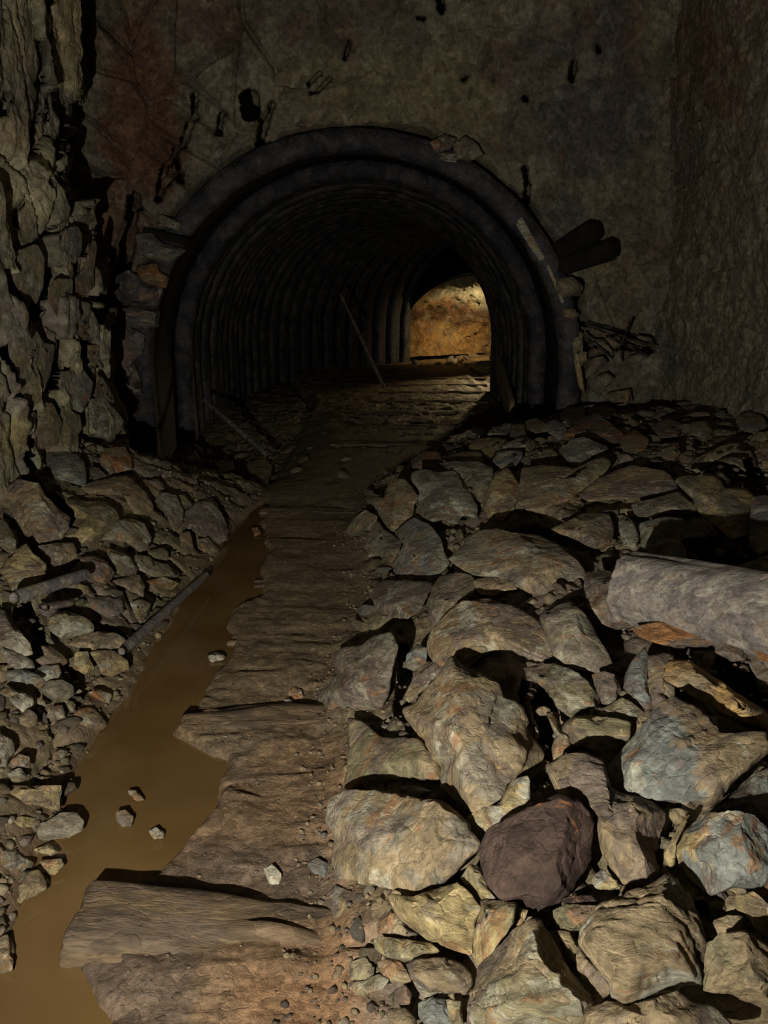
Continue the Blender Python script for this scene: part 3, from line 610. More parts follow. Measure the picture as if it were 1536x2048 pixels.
G|YT|0.6|yellow-tan blunt triangular rock at the left edge|0,1500 80,1380 180,1280 270,1220 330,1320 460,1430 450,1530 400,1620 250,1700 140,1720 70,1560
G|OG|0.5|*|0,960 80,1020 160,1180 140,1350 60,1280 -40,1200
G|TP|0.3|*|400,1240 600,1210 740,1210 790,1340 700,1400 560,1440 460,1340
G|BG|0.8|blue-grey block at the foot of the left wall above the rubble|480,260 620,270 780,300 850,380 880,530 860,620 640,560 500,480 480,380
G|RT|0.8|rust-tan rounded rock beside the left foot of the steel arch|1030,340 1100,240 1270,230 1330,330 1350,450 1240,470 1120,520 1060,450
G|TO|0.5|broad tan rock below the rust-tan rounded rock|880,600 1130,540 1280,520 1400,590 1500,680 1560,840 1450,960 1340,900 1310,720 1130,720 880,700
G|GO|0.7|light grey flat rock in the middle of the left-hand rubble|1050,1170 1200,990 1350,960 1480,1010 1540,1150 1500,1260 1420,1290 1290,1190
G|OG|0.4|*|1080,1260 1200,1290 1320,1350 1400,1440 1380,1540 1250,1540 1190,1500 1140,1380
G|PO|0.4|*|820,1370 960,1350 1080,1400 1170,1510 1080,1640 980,1600 900,1500
G|YO|0.4|*|760,1610 900,1650 960,1740 950,1770 850,1700
G|TP|0.4|*|1110,1620 1250,1570 1420,1540 1470,1640 1460,1750 1300,1680 1180,1640
G|OG|0.3|*|1380,1330 1536,1350 1600,1450 1500,1480 1400,1440
G|PT|0.3|*|920,430 1010,440 1090,520 960,560 930,500
H|WO|0.8|pale rounded rock beside the black hollow in the left-hand rubble|500,420 560,390 680,370 780,410 880,440 950,520 940,570 720,640 620,640 520,560 490,490
H|TG|0.7|flat tan slab under the near end of the iron rod|700,710 830,620 1000,580 1180,600 1300,680 1240,740 1050,770 920,770
H|TY|0.6|yellow-tan rock at the water's edge below the flat tan slab|920,790 1050,780 1160,780 1290,870 1310,950 1150,1030 1050,1010 1000,900
H|GP|0.8|large grey slab at the left edge beside the black hollow|-40,380 50,370 100,450 210,590 300,700 330,800 240,820 100,780 0,700
H|GW|0.5|*|0,760 150,780 320,870 350,950 200,970 100,930 60,830
H|GT|0.6|*|430,730 540,740 640,820 690,890 640,920 440,920 370,870 460,820
H|WB|0.5|*|360,980 450,930 600,920 620,1000 580,1070 480,1080 400,1020
H|GO|0.5|*|410,1180 500,1090 640,1080 740,1140 740,1230 640,1300 560,1300 480,1240
H|YO|0.3|*|780,800 900,790 910,860 960,950 860,1010 760,950
H|OG|0.3|*|0,1210 80,1130 190,1210 220,1240 100,1260
H|WO|0.5|*|100,1270 220,1210 330,1250 340,1320 240,1400 150,1330
H|TR|0.6|tan stone with a pale chip at the water's edge|760,1430 840,1370 940,1360 1020,1440 1090,1520 1050,1570 940,1580 820,1530
H|TP|0.4|*|200,1450 280,1370 370,1430 380,1530 300,1560 210,1520
H|GO|0.3|*|390,1260 520,1310 480,1340 390,1320
H|OG|0.3|*|530,1350 640,1330 660,1450 560,1490 480,1450
H|OG|0.2|*|670,1280 760,1300 770,1390 710,1380
H|BO|0.4|*|60,990 200,970 340,1000 430,1060 360,1110 200,1090 100,1080
H|TR|0.2|*|910,1200 1020,1180 1140,1220 1120,1310 1000,1270
H|GP|0.1|*|480,590 550,690 530,710 470,670
H|YW|0.5|pale yellow stone behind the iron rod|1340,290 1440,250 1540,300 1500,400 1440,490 1390,420
H|VP|0.2|*|380,310 520,280 600,380 480,420 430,400
H|PV|0.2|*|900,220 1240,230 1250,380 1100,420 950,340
I|TY|0.6|flat tan stone jutting into the ditch|30,700 150,620 400,630 620,620 600,760 600,860 540,870 400,820 200,820 130,760
I|GO|0.8|grey flat-topped rock jutting furthest into the ditch|240,1090 500,980 620,900 760,900 850,980 830,1080 700,1150 500,1180 300,1160
I|YT|0.3|*|80,970 200,940 360,950 350,1040 170,1040
I|YO|0.3|*|340,1280 500,1220 600,1300 520,1340
I|TY|0.4|*|400,1390 620,1370 650,1430 560,1530 500,1520
I|TY|0.6|tan stone low at the left edge by the ditch|200,1650 300,1510 400,1490 470,1600 470,1680 370,1740 220,1790
I|GP|0.5|*|110,370 200,300 300,330 300,440 200,420 130,430
I|OG|0.3|*|80,490 200,440 270,520 200,580 110,590
I|GT|0.4|*|20,1280 160,1270 220,1350 340,1400 300,1480 100,1500 20,1420
I|GP|0.7|large grey rock on the left edge above the flat tan stone|-30,80 120,160 150,260 90,340 60,420 -30,400
I|TP|0.0|pinkish stone standing out of the ditch water|1190,890 1280,870 1360,940 1340,1030 1250,1040 1190,970
I|TG|-0.3|low tan stone at the water line above the pinkish stone|1300,680 1380,670 1480,760 1400,780
Z|WT|0.4|small pale pebble lying in the ditch water|298,1662 312,1655 328,1662 326,1676 308,1678
Z|WR|1.0|reddish and white pebble on the path left of the grey-purple slab|578,1382 590,1372 602,1380 606,1394 594,1400 580,1396
Z|WW|1.0|small white chip on the path just below the reddish and white pebble|568,1400 580,1396 586,1406 576,1410
Z|TW|0.4|*|-12,1880 15,1872 28,1895 24,1940 -12,1950
Z|TW|0.8|pale pink stone in the ditch water beside the path|416,1310 436,1306 450,1312 444,1320 420,1322
Z|RY|0.8|tiny orange stone where the ditch begins|504,1058 516,1054 522,1066 510,1072
Z|WB|0.6|blue-white stone set in mud at the foot of the pile|622,1742 640,1732 655,1742 650,1758 632,1760
Z|YW|0.4|pale stone at the edge of the mud near the rotten timber|528,1738 545,1730 562,1748 560,1775 540,1770
'''
WALL_SLABS = '''
K|BG|0|*|560,1340 760,1330 840,1440 820,1560 740,1700 620,1650 560,1500
K|WG|0|*|820,1600 940,1560 1020,1650 1120,1780 1100,1850 1000,1970 900,1900 820,1790
K|PT|0|*|890,1330 1000,1500 1050,1620 940,1580 870,1560
K|OG|0|*|200,930 330,950 400,1080 490,1100 460,1300 430,1430 350,1600 280,1640 170,1480 160,1330 90,1200 70,1000
K|TP|0|*|640,870 750,930 820,1000 780,1040 660,980
K|OT|0|*|450,560 520,500 660,500 650,640 600,800 560,930 520,820 440,680
K|BG|0|*|640,680 820,720 820,960 740,920 620,840
K|GO|0|*|910,980 1000,760 1080,780 1000,930 920,1120
K|YO|0|*|800,1100 900,1100 900,1240 860,1290 800,1200
K|TO|0|*|380,1620 480,1640 560,1800 520,2000 380,2030 330,1880
K|OP|0|*|560,1660 720,1740 740,1850 640,2000 540,1960
K|GB|0|*|540,200 600,40 700,20 740,90 740,220 690,340 530,330
K|TP|0|*|760,400 840,130 880,200 850,400 850,560 700,700 690,480
K|WP|0|*|240,1750 320,1700 320,1860 260,1910
K|OG|0|*|140,250 330,180 400,300 390,560 330,700 200,640 120,480
'''
FACE_ROCKS = '''
Q|PR|0|brown stone wedged on top of the steel arch|410,90 480,50 540,70 510,120 440,140
Q|OG|0|olive stone wedged on top of the arch right of the brown one|530,100 590,60 650,100 680,150 620,180 550,170
Q|WO|0|small pale stone on the arch under the wedged brown stone|460,150 540,140 540,190 480,180
L|YW|0|tall narrow pale slab standing against the right leg of the arch|155,160 230,170 230,290 200,420 235,500 260,570 210,560 175,380
L|TY|0|tan stone high beside the right leg of the arch|95,0 150,-10 200,30 170,60 115,50
Q|TO|0|tan block above the tan stone beside the arch's right leg|1050,790 1140,780 1190,830 1170,870 1100,880 1050,850
L|GO|0|*|310,210 380,210 440,290 400,310 340,270
L|PO|0|*|270,350 370,330 400,370 350,420 300,450 250,480
L|GB|0|*|450,300 510,290 500,370 460,400
L|GB|0|*|560,330 650,300 710,310 680,340 600,370
L|OP|0|*|400,200 480,190 520,240 450,270
L|GP|0|*|610,180 700,190 720,230 640,220
L|OY|0|*|400,590 560,560 575,640 480,690 430,640
L|TP|0|*|185,310 250,300 260,360 200,400
L|GO|0|*|330,470 400,440 450,480 400,540 330,540
O|VG|0|slate-grey squared block jutting beside the arch's upper left shoulder|360,150 480,150 560,220 740,270 640,340 600,390 520,350 380,300
O|TR|0|brown crumbly stone under the slate-grey squared block|370,400 520,380 540,440 600,480 580,560 480,540 380,480
O|VV|0|dark grey timber-like block left of the arch's leg|200,480 300,430 380,480 470,540 560,570 520,690 420,700 260,690 190,600
O|VP|0|*|250,720 420,710 530,740 520,860 420,880 280,860 240,800
O|PV|0|*|100,960 230,760 330,880 420,930 400,1060 260,1200 120,1130
O|DP|0|*|210,1150 330,1130 400,1260 380,1400 280,1440 200,1300
O|DV|0|*|200,1350 290,1440 370,1440 380,1500 300,1600 220,1560
O|GW|0|pale grey chip above the slate-grey squared block|530,20 560,0 700,60 680,120 560,80
O|GT|0|*|140,740 200,720 240,780 150,860 90,950 70,900
'''
# ---------------------------------------------------------------- rock builder
import bmesh
CLR['Q'] = (.56, .36, .15); CNAME['Q'] = 'orange'
_ico = {}
def ico(level):
    if level not in _ico:
        b = bmesh.new(); bmesh.ops.create_icosphere(b, subdivisions=level, radius=1)
        _ico[level] = (np.array([v.co[:] for v in b.verts]), np.array([[v.index for v in f.verts] for f in b.faces])); b.free()
    return _ico[level]
def unit_rock(level, seed, nclip=13, power=0.6, clip=1.0):
    """unit pebble with flat broken faces; +z is the showing side"""
    rs = np.random.RandomState(seed); V, F = ico(level); V = V.copy()
    s = np.hypot(V[:, 0], V[:, 1]); s2 = s**power; V[:, :2] *= (s2/np.maximum(s, 1e-6))[:, None]
    V[:, 2] = np.sign(V[:, 2])*np.abs(V[:, 2])**power
    for i in range(nclip):
        n = rs.randn(3); n[2] = abs(n[2])*1.2+0.25 if i < nclip*0.75 else -abs(n[2]); n /= np.linalg.norm(n)
        d = rs.uniform(0.62, 0.92)*clip*(1.0 if abs(n[2]) < .7 else 0.92)
        t = V@n-d; V = V-np.where(t > 0, t, 0)[:, None]*n
    return V, F
def poly_radius(P, c, ang):
    """distance from c to the outline P along each angle (farthest hit)"""
    d = np.stack([np.cos(ang), np.sin(ang)], 1); R = np.zeros(len(ang)); P = P-c
    for a, b in zip(P, np.roll(P, -1, axis=0)):
        e = b-a; den = d[:, 0]*e[1]-d[:, 1]*e[0]; den = np.where(np.abs(den) < 1e-9, 1e-9, den)
        t = (a[0]*e[1]-a[1]*e[0])/den; u = (a[0]*d[:, 1]-a[1]*d[:, 0])/den
        ok = (t > 0) & (u >= -1e-6) & (u <= 1+1e-6); R = np.where(ok & (t > R), t, R)
    return R
def centroid(P):
    x, y = P.T; x1, y1 = np.roll(P, -1, 0).T; k = x*y1-x1*y; A = k.sum()/2
    return np.array([((x+x1)*k).sum(), ((y+y1)*k).sum()])/(6*A), abs(A)
def col_props(o, k, rs, jit=0.10):
    a = np.array(CLR[k[0]]); b = np.array(CLR[k[1]]); j = 1+rs.uniform(-jit, jit)
    if k == 'DD': b = np.array([.30, .12, .045])
    elif k[0] == k[1]: b = b*0.78
    o['c1'] = [float(x*j) for x in a]; o['c2'] = [float(x*j) for x in b]
def traced_rock(name, poly, colors, bias, seed, where='pile', mat=None, parent=None, thick=1.0, level=None, cdir=None):
    P = np.array(poly, float); c, A = centroid(P); rpx = math.sqrt(A/math.pi); rs = np.random.RandomState(seed)
    P = c+(P-c)*(1+min(0.10, 2.5/rpx))            # outlines were drawn just inside the rim
    if level is None: level = 6 if rpx > 75 else (5 if rpx > 26 else 4 if rpx > 12 else 3)
    V, F = unit_rock(level, seed, nclip=rs.randint(9, 16) if where != 'slab' else 7)
    ang = np.arctan2(V[:, 1], V[:, 0]); grid = np.linspace(-math.pi, math.pi, 241); Rg = poly_radius(P, c, grid)
    Rg = np.convolve(np.concatenate([Rg[-4:-1], Rg, Rg[1:4]]), np.ones(3)/3, 'same')[3:-3]
    R = np.interp(ang, grid, Rg); s = np.hypot(V[:, 0], V[:, 1]); mx = np.interp(ang, grid, np.interp(grid, grid, Rg*0+1))
    # stretch so that the silhouette really reaches the outline after clipping
    bins = ((ang+math.pi)/(2*math.pi)*72).astype(int) % 72; top = np.zeros(72); np.maximum.at(top, bins, s); top = np.maximum(top, .3)
    top = np.interp(ang, (np.arange(72)+.5)/72*2*math.pi-math.pi, top, period=2*math.pi)
    q = s/top*R; off = np.stack([np.cos(ang)*q, np.sin(ang)*q], 1)
    if where == 'pile':
        t0 = ground_hit(c[None])[0]; tx = ground_hit(np.array([c+[12, 0], c-[12, 0], c+[0, 12], c-[0, 12]]))
        inv0 = 1/t0; g = np.array([(1/tx[0]-1/tx[1])/24, (1/tx[2]-1/tx[3])/24])*0.62
    elif where == 'lw' or where == 'slab':
        D = rays(np.array([c, c+[12, 0], c-[12, 0], c+[0, 12], c-[0, 12]])); xw = -1.93
        for _ in range(4):
            t = xw/np.minimum(D[:, 0], -1e-3); Pq = CAM+D*t[:, None]; xw = lw_x(Pq[:, 1], Pq[:, 2])+0.03
        t0 = t[0]; inv0 = 1/t0; g = np.array([(1/t[1]-1/t[2])/24, (1/t[3]-1/t[4])/24])*0.8; g = np.clip(g, -3e-4, 3e-4)
    else:
        D = rays(c[None]); t0 = (where-0.0)/D[0, 1]; inv0 = 1/t0; g = np.zeros(2)
    size = rpx/FPX*t0
    T = size*0.85*thick
    base = 1/np.clip(inv0+off@g, inv0*0.6, inv0*1.6)
    depth = base - V[:, 2]*T - bias*size*0.42
    Wd = CAM+rays(c+off)*depth[:, None]
    cen = CAM+rays(c[None])[0]*(t0-bias*size*0.42)
    L = Wd-cen; nrm = L/np.maximum(np.linalg.norm(L, axis=1), 1e-6)[:, None]
    Lq = L/size
    st = rs.randn(3); st /= np.linalg.norm(st); sc = (Lq@st)*rs.uniform(6, 11)
    d = 0.055*fbm(Lq*1.8+seed, 4, seed % 97)+0.034*fbm(Lq*5+seed, 4, 3)-0.020*np.maximum(0, ridge(Lq*np.array([2.4, 3.0, 3.4])+seed, 3, 8)-.45)*2.2
    d += 0.022*np.clip(vnoise(np.stack([sc, Lq[:, 0]*.7, Lq[:, 1]*.7], 1), seed % 31)*2, -1, 1)*(1 if rs.rand() < .6 else .3)
    L = L+nrm*(d*size)[:, None]
    o = mesh(name, L, F[:, ::-1], mat or (M_STRAT if rs.rand() < 0.35 else M_ROCK), parent, loc=cen)
    col_props(o, colors, rs)
    if cdir: o['cd'] = [cdir[0]*.3/size, 0.0, cdir[1]*.3/size]
    return o, c, rpx, size, cen
def parse(txt):
    for ln in txt.strip().splitlines():
        w_, k, b, lab, pts = ln.split('|'); ox, oy, s = CROPS[w_]
        yield k, float(b), lab, [(ox+float(p.split(',')[0])/s, oy+float(p.split(',')[1])/s) for p in pts.split()]

CD = {'large blocky boulder with a blue-grey'[:24]: (-1, 0), 'large tan boulder with a whitish'[:24]: (0.1, -1), 'orange-topped rock at the'[:24]: (0, -.8)}
ALL = []     # (object, centre px, radius px, colours, label or None, zone)
seed = 100
for k, b, lab, poly in parse(ROCKS):
    seed += 1; c0, A0 = centroid(np.array(poly)); r0 = math.sqrt(A0/math.pi)
    o, c, r, size, cen = traced_rock('boulder' if r0 > 48 else ('rock' if r0 > 20 else 'stone'), poly, k, b, seed, cdir=CD.get(lab[:24]), mat=M_IRON if k == 'DD' else None)
    ALL.append([o, c, r, k, None if lab == '*' else lab, 'left' if c[0] < 480 and cen[0] < -.5 else 'right'])
for k, b, lab, poly in parse(FACE_ROCKS):
    seed += 1; c0, A0 = centroid(np.array(poly)); r0 = math.sqrt(A0/math.pi)
    yy = (7.12 if c0[0] > 1165 else 7.28) if c0[0] > 420 else 7.22
    o, c, r, size, cen = traced_rock('rock' if r0 > 20 else 'stone', poly, k, b, seed, where=yy)
    ALL.append([o, c, r, k, None if lab == '*' else lab, 'face'])
for k, b, lab, poly in parse(WALL_SLABS):
    seed += 1
    o, c, r, size, cen = traced_rock('rock_slab', poly, k, 0.1, seed, where='slab', thick=0.45)
    o.parent = wall_left

# ---------------------------------------------------------------- timbers, rods, sleepers
def wood_log(name, a, b, r0, r1, seed, k, mat, n=28, m=60, knobs=0.05, flat=1.0):
    a = np.array(a, float); b = np.array(b, float); ax = b-a; Ln = np.linalg.norm(ax); ax /= Ln
    up = np.array([0, 0, 1.0]); sx = np.cross(ax, up); sx /= np.linalg.norm(sx); sz = np.cross(sx, ax)
    cen = (a+b)/2; t = np.linspace(0, 1, m); A = np.linspace(0, 2*math.pi, n, endpoint=False)
    T, AA = np.meshgrid(t, A, indexing='ij'); T = T.ravel(); AA = AA.ravel(); R = r0+(r1-r0)*T
    q = np.stack([T*Ln*1.3/max(r0, .02)*.12, np.cos(AA)*2.2, np.sin(AA)*2.2], 1)
    R = R*(1+knobs*2.2*fbm(q+seed, 4, seed)+knobs*ridge(q*np.array([1, 2.5, 2.5])+seed, 2, seed))
    R = R*np.minimum(1, (np.minimum(T, 1-T)*Ln/max(r0, .01)*4+0.75))
    V = a+ax*(T*Ln)[:, None]+sx*(np.cos(AA)*R)[:, None]+sz*(np.sin(AA)*R*flat)[:, None]-cen
    i = np.arange(m-1)[:, None]*n; j = np.arange(n)[None]; F = np.stack([i+j, i+(j+1) % n, i+n+(j+1) % n, i+n+j], -1).reshape(-1, 4)[:, ::-1]
    V = np.concatenate([V, [a-cen-ax*0.003], [b-cen+ax*0.003]]); F = [tuple(f) for f in F]
    F += [(len(V)-2, (q_+1) % n, q_) for q_ in range(n)]+[(len(V)-1, (m-1)*n+q_, (m-1)*n+(q_+1) % n) for q_ in range(n)]
    o = mesh(name, V, F, mat, loc=cen)
    d = ax; from mathutils import Vector
    col_props(o, k, np.random.RandomState(seed)); return o
def at(px, y): 
    D = rays(np.array([px], float))[0]; return CAM+D*(y/D[1])
def beam(name, a, b, w_, h_, seed, k, mat, lump=0.006, nseg=40, roll=0.0):
    """squared timber with worn edges"""
    a = np.array(a, float); b = np.array(b, float); ax = b-a; Ln = np.linalg.norm(ax); ax /= Ln
    sx = np.cross(ax, [0, 0, 1.0]); sx /= np.linalg.norm(sx); sz = np.cross(sx, ax)
    cr, sr = math.cos(roll), math.sin(roll); sx, sz = sx*cr+sz*sr, sz*cr-sx*sr
    sec = []; m = 6; e = min(w_, h_)*0.18
    cs = [(-w_/2+e, -h_/2), (w_/2-e, -h_/2), (w_/2, -h_/2+e), (w_/2, h_/2-e), (w_/2-e, h_/2), (-w_/2+e, h_/2), (-w_/2, h_/2-e), (-w_/2, -h_/2+e)]
    for p, q in zip(cs, cs[1:]+cs[:1]):
        for u in np.linspace(0, 1, m, endpoint=False): sec.append((p[0]+(q[0]-p[0])*u, p[1]+(q[1]-p[1])*u))
    sec = np.array(sec); n = len(sec); t = np.linspace(0, 1, nseg); cen = (a+b)/2
    T = np.repeat(t, n); S = np.tile(sec, (nseg, 1)); ends = np.minimum(1, np.minimum(T, 1-T)*Ln/e*0.5+0.8)
    V = a+ax*(T*Ln)[:, None]+sx*(S[:, 0]*ends)[:, None]+sz*(S[:, 1]*ends)[:, None]
    loc = np.stack([T*Ln*2.5, S[:, 0]*16, S[:, 1]*16], 1); d = lump*(fbm(loc+seed, 4, seed)*2+ridge(loc*np.array([.6, 3, 3]), 2, seed))
    nn = (sx*S[:, :1]+sz*S[:, 1:]); nn /= np.maximum(np.linalg.norm(nn, axis=1), 1e-6)[:, None]; V = V+nn*d[:, None]-cen
    i = np.arange(nseg-1)[:, None]*n; j = np.arange(n)[None]; F = [tuple(f) for f in np.stack([i+j, i+n+j, i+n+(j+1) % n, i+(j+1) % n], -1).reshape(-1, 4)[:, ::-1]]
    V = np.concatenate([V, [a-cen], [b-cen]]); F += [(len(V)-2, (q_+1) % n, q_) for q_ in range(n)]+[(len(V)-1, (nseg-1)*n+q_, (nseg-1)*n+(q_+1) % n) for q_ in range(n)]
    o = mesh(name, V, F, mat, loc=cen); col_props(o, k, np.random.RandomState(seed)); return o

# heavy log on the right-hand pile
ta = ground_hit([(1262, 1178)])[0]-0.13; tb = ground_hit([(1560, 1240)])[0]-0.16
la = CAM+rays([(1256, 1176)])[0]*ta; lb = CAM+rays([(1600, 1247)])[0]*tb; lb = la+(lb-la)*1.7
lg = wood_log('timber_log', la, lb, 0.118, 0.122, 5, 'LJ', M_WOOD, n=64, m=120, knobs=0.07); tag(lg, 'thick weathered grey log lying across the right-hand rock pile', 'log')
# sleepers half sunk in the mud
def sleeper(x0, y0, x1, y1, w_, ztop, h_, seed, k, lab, drop=0.02, lump=0.014):
    o = beam('timber_sleeper', (x0, y0, ztop-h_/2), (x1, y1, ztop-drop-h_/2), w_, h_, seed, k, M_TIE, lump=lump, nseg=90); tag(o, lab, 'sleeper', None); return o
sleeper(-.72, 1.545, 0.25, 1.50, .20, .024, .14, 11, 'MN', 'rotten brown sleeper nearest the camera, end jutting into the ditch', .05, .020)
sleeper(-.70, 2.46, 0.2, 2.56, .15, .006, .12, 12, 'MN', 'muddy sleeper, second from the camera, below the two pebbles on the path')
sleeper(-.67, 3.20, 0.1, 3.10, .12, -.012, .12, 13, 'MN', 'mud-covered sleeper, third from the camera')
sleeper(-.68, 3.90, 0.1, 3.98, .13, -.010, .12, 14, 'NM', 'mud-covered sleeper, fourth from the camera')
sleeper(-.72, 4.62, 0.0, 4.56, .13, -.004, .12, 15, 'MN', 'mud-covered sleeper, fifth from the camera')
sleeper(-.86, 5.35, 0.05, 5.30, .15, .006, .14, 16, 'MN', 'sleeper farthest out before the tunnel mouth, with a dark gap behind it')

for i_ in range(7):
    y_ = 7.9+i_*1.15; x_ = -.55+0.12*i_
    sleeper(x_, y_, x_+1.7, y_+.03, .2, .012, .12, 20+i_, 'MN', ['first', 'second', 'third', 'fourth', 'fifth', 'sixth', 'seventh'][i_]+' muddy sleeper counted inward from the tunnel mouth', 0, .012)
def rod(name, pa, ya, pb, yb, r, seed, k, mat, lab, cat, flat=1.0, r1=None):
    o = wood_log(name, at(pa, ya), at(pb, yb), r, r1 or r, seed, k, mat, n=14, m=40, knobs=0.06, flat=flat); tag(o, lab, cat); return o
def gpt(px, lift):
    t = ground_hit([px], lift)[0]; return CAM+rays([px])[0]*t
def gstick(name, pa, pb, r, seed, k, lab, cat, lift=0.05, flat=1.0, lift2=None):
    o = wood_log(name, gpt(pa, lift), gpt(pb, lift2 or lift), r, r*.9, seed, k, M_WOOD, n=14, m=40, knobs=0.06, flat=flat); tag(o, lab, cat); return o
gstick('iron_rod', (243, 1303), (412, 1150), .020, 31, 'VP', 'dark rod lying along the left bank of the ditch', 'rod', .07, lift2=.05)
gstick('wooden_stake', (28, 1196), (172, 1148), .026, 32, 'VG', 'grey-purple weathered stake lying on the left-hand rubble', 'stake', .09)
gstick('broken_board', (90, 1214), (136, 1206), .030, 33, 'PV', 'short broken piece of board just below the grey-purple stake', 'board', .05, .5)
rod('pit_prop', (681, 588), 12.4, (768, 775), 11.2, .024, 34, 'PT', M_WOOD, 'long thin pale pole leaning against the lining deep inside the tunnel', 'pole')
rod('wooden_pole', (408, 800), 8.3, (540, 915), 7.1, .022, 35, 'VG', M_WOOD, 'thin grey pole leaning at the left side just inside the tunnel mouth', 'pole')
# black stubs, cast shadow built as dark blocks, beside the arch's right shoulder
M_SHADOW_TIMBER = surface_mat('shadow_timber_black', ((.010, .009, .009), (.016, .014, .013)), 1.0, 0.6, patch=False)  # flat black; stands in for cast shadow on the two right-hand stubs
b1 = beam('black_stub', at((1108, 512), 7.45), at((1188, 462), 7.00), .17, .15, 41, 'KK', M_SHADOW_TIMBER, .004); tag(b1, 'upper of two black stubs standing in for shadow right of the arch', 'timber')
b2 = beam('black_stub', at((1100, 540), 7.45), at((1226, 500), 6.95), .13, .15, 42, 'KK', M_SHADOW_TIMBER, .004); tag(b2, 'lower, longer of two black stubs standing in for shadow right of the arch', 'timber')
b3 = beam('black_stub', at((290, 462), 7.30), at((378, 484), 7.14), .09, .06, 43, 'KK', M_SHADOW_TIMBER, .004); tag(b3, 'black timber stub above the slate-grey block left of the arch', 'timber')
for i, (pa, pb, w_, k, lab) in enumerate([((1038, 438), (1084, 520), .05, 'WT', 'pale lagging board, outer of two, behind the arch on the right'), ((1034, 446), (1070, 506), .028, 'WW', 'narrow whitish lagging board, inner of two, behind the arch on the right'),
        ((1094, 530), (1126, 606), .03, 'TW', 'thin tan lagging strip below the pale boards behind the arch on the right')]):
    o = beam('lagging_board', at(pa, 7.30), at(pb, 7.30), .03, w_, 51+i, k, M_WOOD, .004); tag(o, lab, 'board')
for i, (pa, pb, lab) in enumerate([((1170, 648), (1312, 694), 'longest dark twig at the foot of the right wall'), ((1262, 640), (1238, 700), 'short dark twig crossing the longest twig near its middle'), ((1165, 668), (1226, 716), 'dark twig slanting down over the stones right of the arch leg'), ((1212, 672), (1296, 712), 'thin dark twig just under the longest twig')]):
    o = wood_log('twig', at(pa, 7.02), at(pb, 6.96), .011, .008, 61+i, 'KD', M_WOOD, n=8, m=24, knobs=.2); tag(o, lab, 'twig')
# dark boulder-like wood in the hollow of the left rubble and leaning slab inside the tunnel on the right
sl = beam('leaning_plank', (1.50, 9.3, .10), (1.72, 12.6, .62), .06, .34, 71, 'TY', M_WOOD, .012); tag(sl, 'pale-edged plank leaning along the right side inside the tunnel', 'plank')

# ---------------------------------------------------------------- scattered smaller stones
from mathutils import Vector
base_meshes = []; SCAT = []
for i in range(10):
    V, F = unit_rock(3, 900+i, 15, 0.75, clip=0.78); V = V*np.array([1.15, .85, .55]); V = V*(1+0.10*fbm(V*2.2+i, 3, i))[:, None]
    me = bpy.data.meshes.new('stone'); me.from_pydata(V.tolist(), [], F.tolist()); me.update(); me.materials.append(M_ROCK if i % 3 else M_STRAT)
    base_meshes.append(me)
def scatter(zone, n, region, smin, smax, palette, seed, group, label, sink=0.25, avoid=1.0, spacing=1.0, name='stone', frame=True):
    rs = np.random.RandomState(seed); placed = []; tries = 0
    cpx = np.array([a[1] for a in ALL]); rpx = np.array([a[2] for a in ALL])
    hp = [(x_, y_, w_*.6) for w_, ps in HOLES for (x_, y_) in ps+[tuple((np.array(ps[i])+ps[i+1])/2) for i in range(len(ps)-1)]]
    cpx = np.concatenate([cpx, [h[:2] for h in hp]]); rpx = np.concatenate([rpx, [h[2] for h in hp]])
    while len(placed) < n and tries < n*60:
        tries += 1; x, y = region(rs); s = smin*(smax/smin)**rs.rand()
        z = float(floor_z_fast(x, y)); P = np.array([x, y, z+s*0.2]); q, d = project(P[None]); q = q[0]; sp = s*FPX/d[0]
        if frame != (-60 < q[0] < W+60 and 300 < q[1] < H+80): continue
        dd = np.hypot(*(cpx-q).T); 
        if avoid and (dd < rpx*0.95*avoid+sp*0.4).any(): continue
        if any((x-a)**2+(y-b_)**2 < ((s+c_)*0.8*spacing)**2 for a, b_, c_ in placed): continue
        placed.append((x, y, s))
        o = bpy.data.objects.new(name, base_meshes[rs.randint(len(base_meshes))]); COL.objects.link(o)
        o.location = (x, y, z+s*(0.45-sink)); o.rotation_euler = (rs.uniform(-.5, .5), rs.uniform(-.5, .5), rs.uniform(0, 6.3)); o.scale = (s, s*rs.uniform(.8, 1.1), s*rs.uniform(.7, 1.1))
        k_ = palette[rs.randint(len(palette))]; col_props(o, k_, rs, .18); tag(o, None, 'stone', group); SCAT.append((o, q, sp, k_, label))
    return placed
_fz = None
def floor_z_fast(x, y):
    global _fz
    return interp_floor(x, y)
# bilinear lookup in the floor mesh grid
FZ = Z_FLOOR.reshape(ny_f, nx_f); FXg = X_FLOOR.reshape(ny_f, nx_f)
def interp_floor(x, y):
    j = int(np.clip(np.searchsorted(YS_F, y), 1, ny_f-1)); row = FXg[j]; i = int(np.clip(np.searchsorted(row, x), 1, nx_f-1)); return FZ[j, i]
PAL_R = ['TO', 'OG', 'GT', 'PT', 'GO', 'YO', 'TP', 'GB']; PAL_L = ['GO', 'TP', 'OG', 'GT', 'PG', 'YO']; PAL_M = ['TP', 'OT', 'PT', 'WT']
def rg_right(rs):
    y = 1.15*(7.6/1.15)**rs.rand(); pe = float(pile_edge(y)); return pe+0.02+(min(2.45, 0.6*y+0.3)-pe)*rs.rand(), y
def rg_left(rs):
    y = 1.2*(5.9/1.2)**rs.rand(); l = float(ditch_edges(y)[0]); return l-0.02-rs.rand()*min(1.0, 0.55*y-.35+.01 if .55*y > .6 else .3), y
def rg_edge(rs):
    y = 1.2*(6.5/1.2)**rs.rand(); pe = float(pile_edge(y)); return pe+rs.uniform(-.12, .14), y
def rg_foot(rs):
    return rs.uniform(1.75, 2.5), rs.uniform(5.2, 7.3)
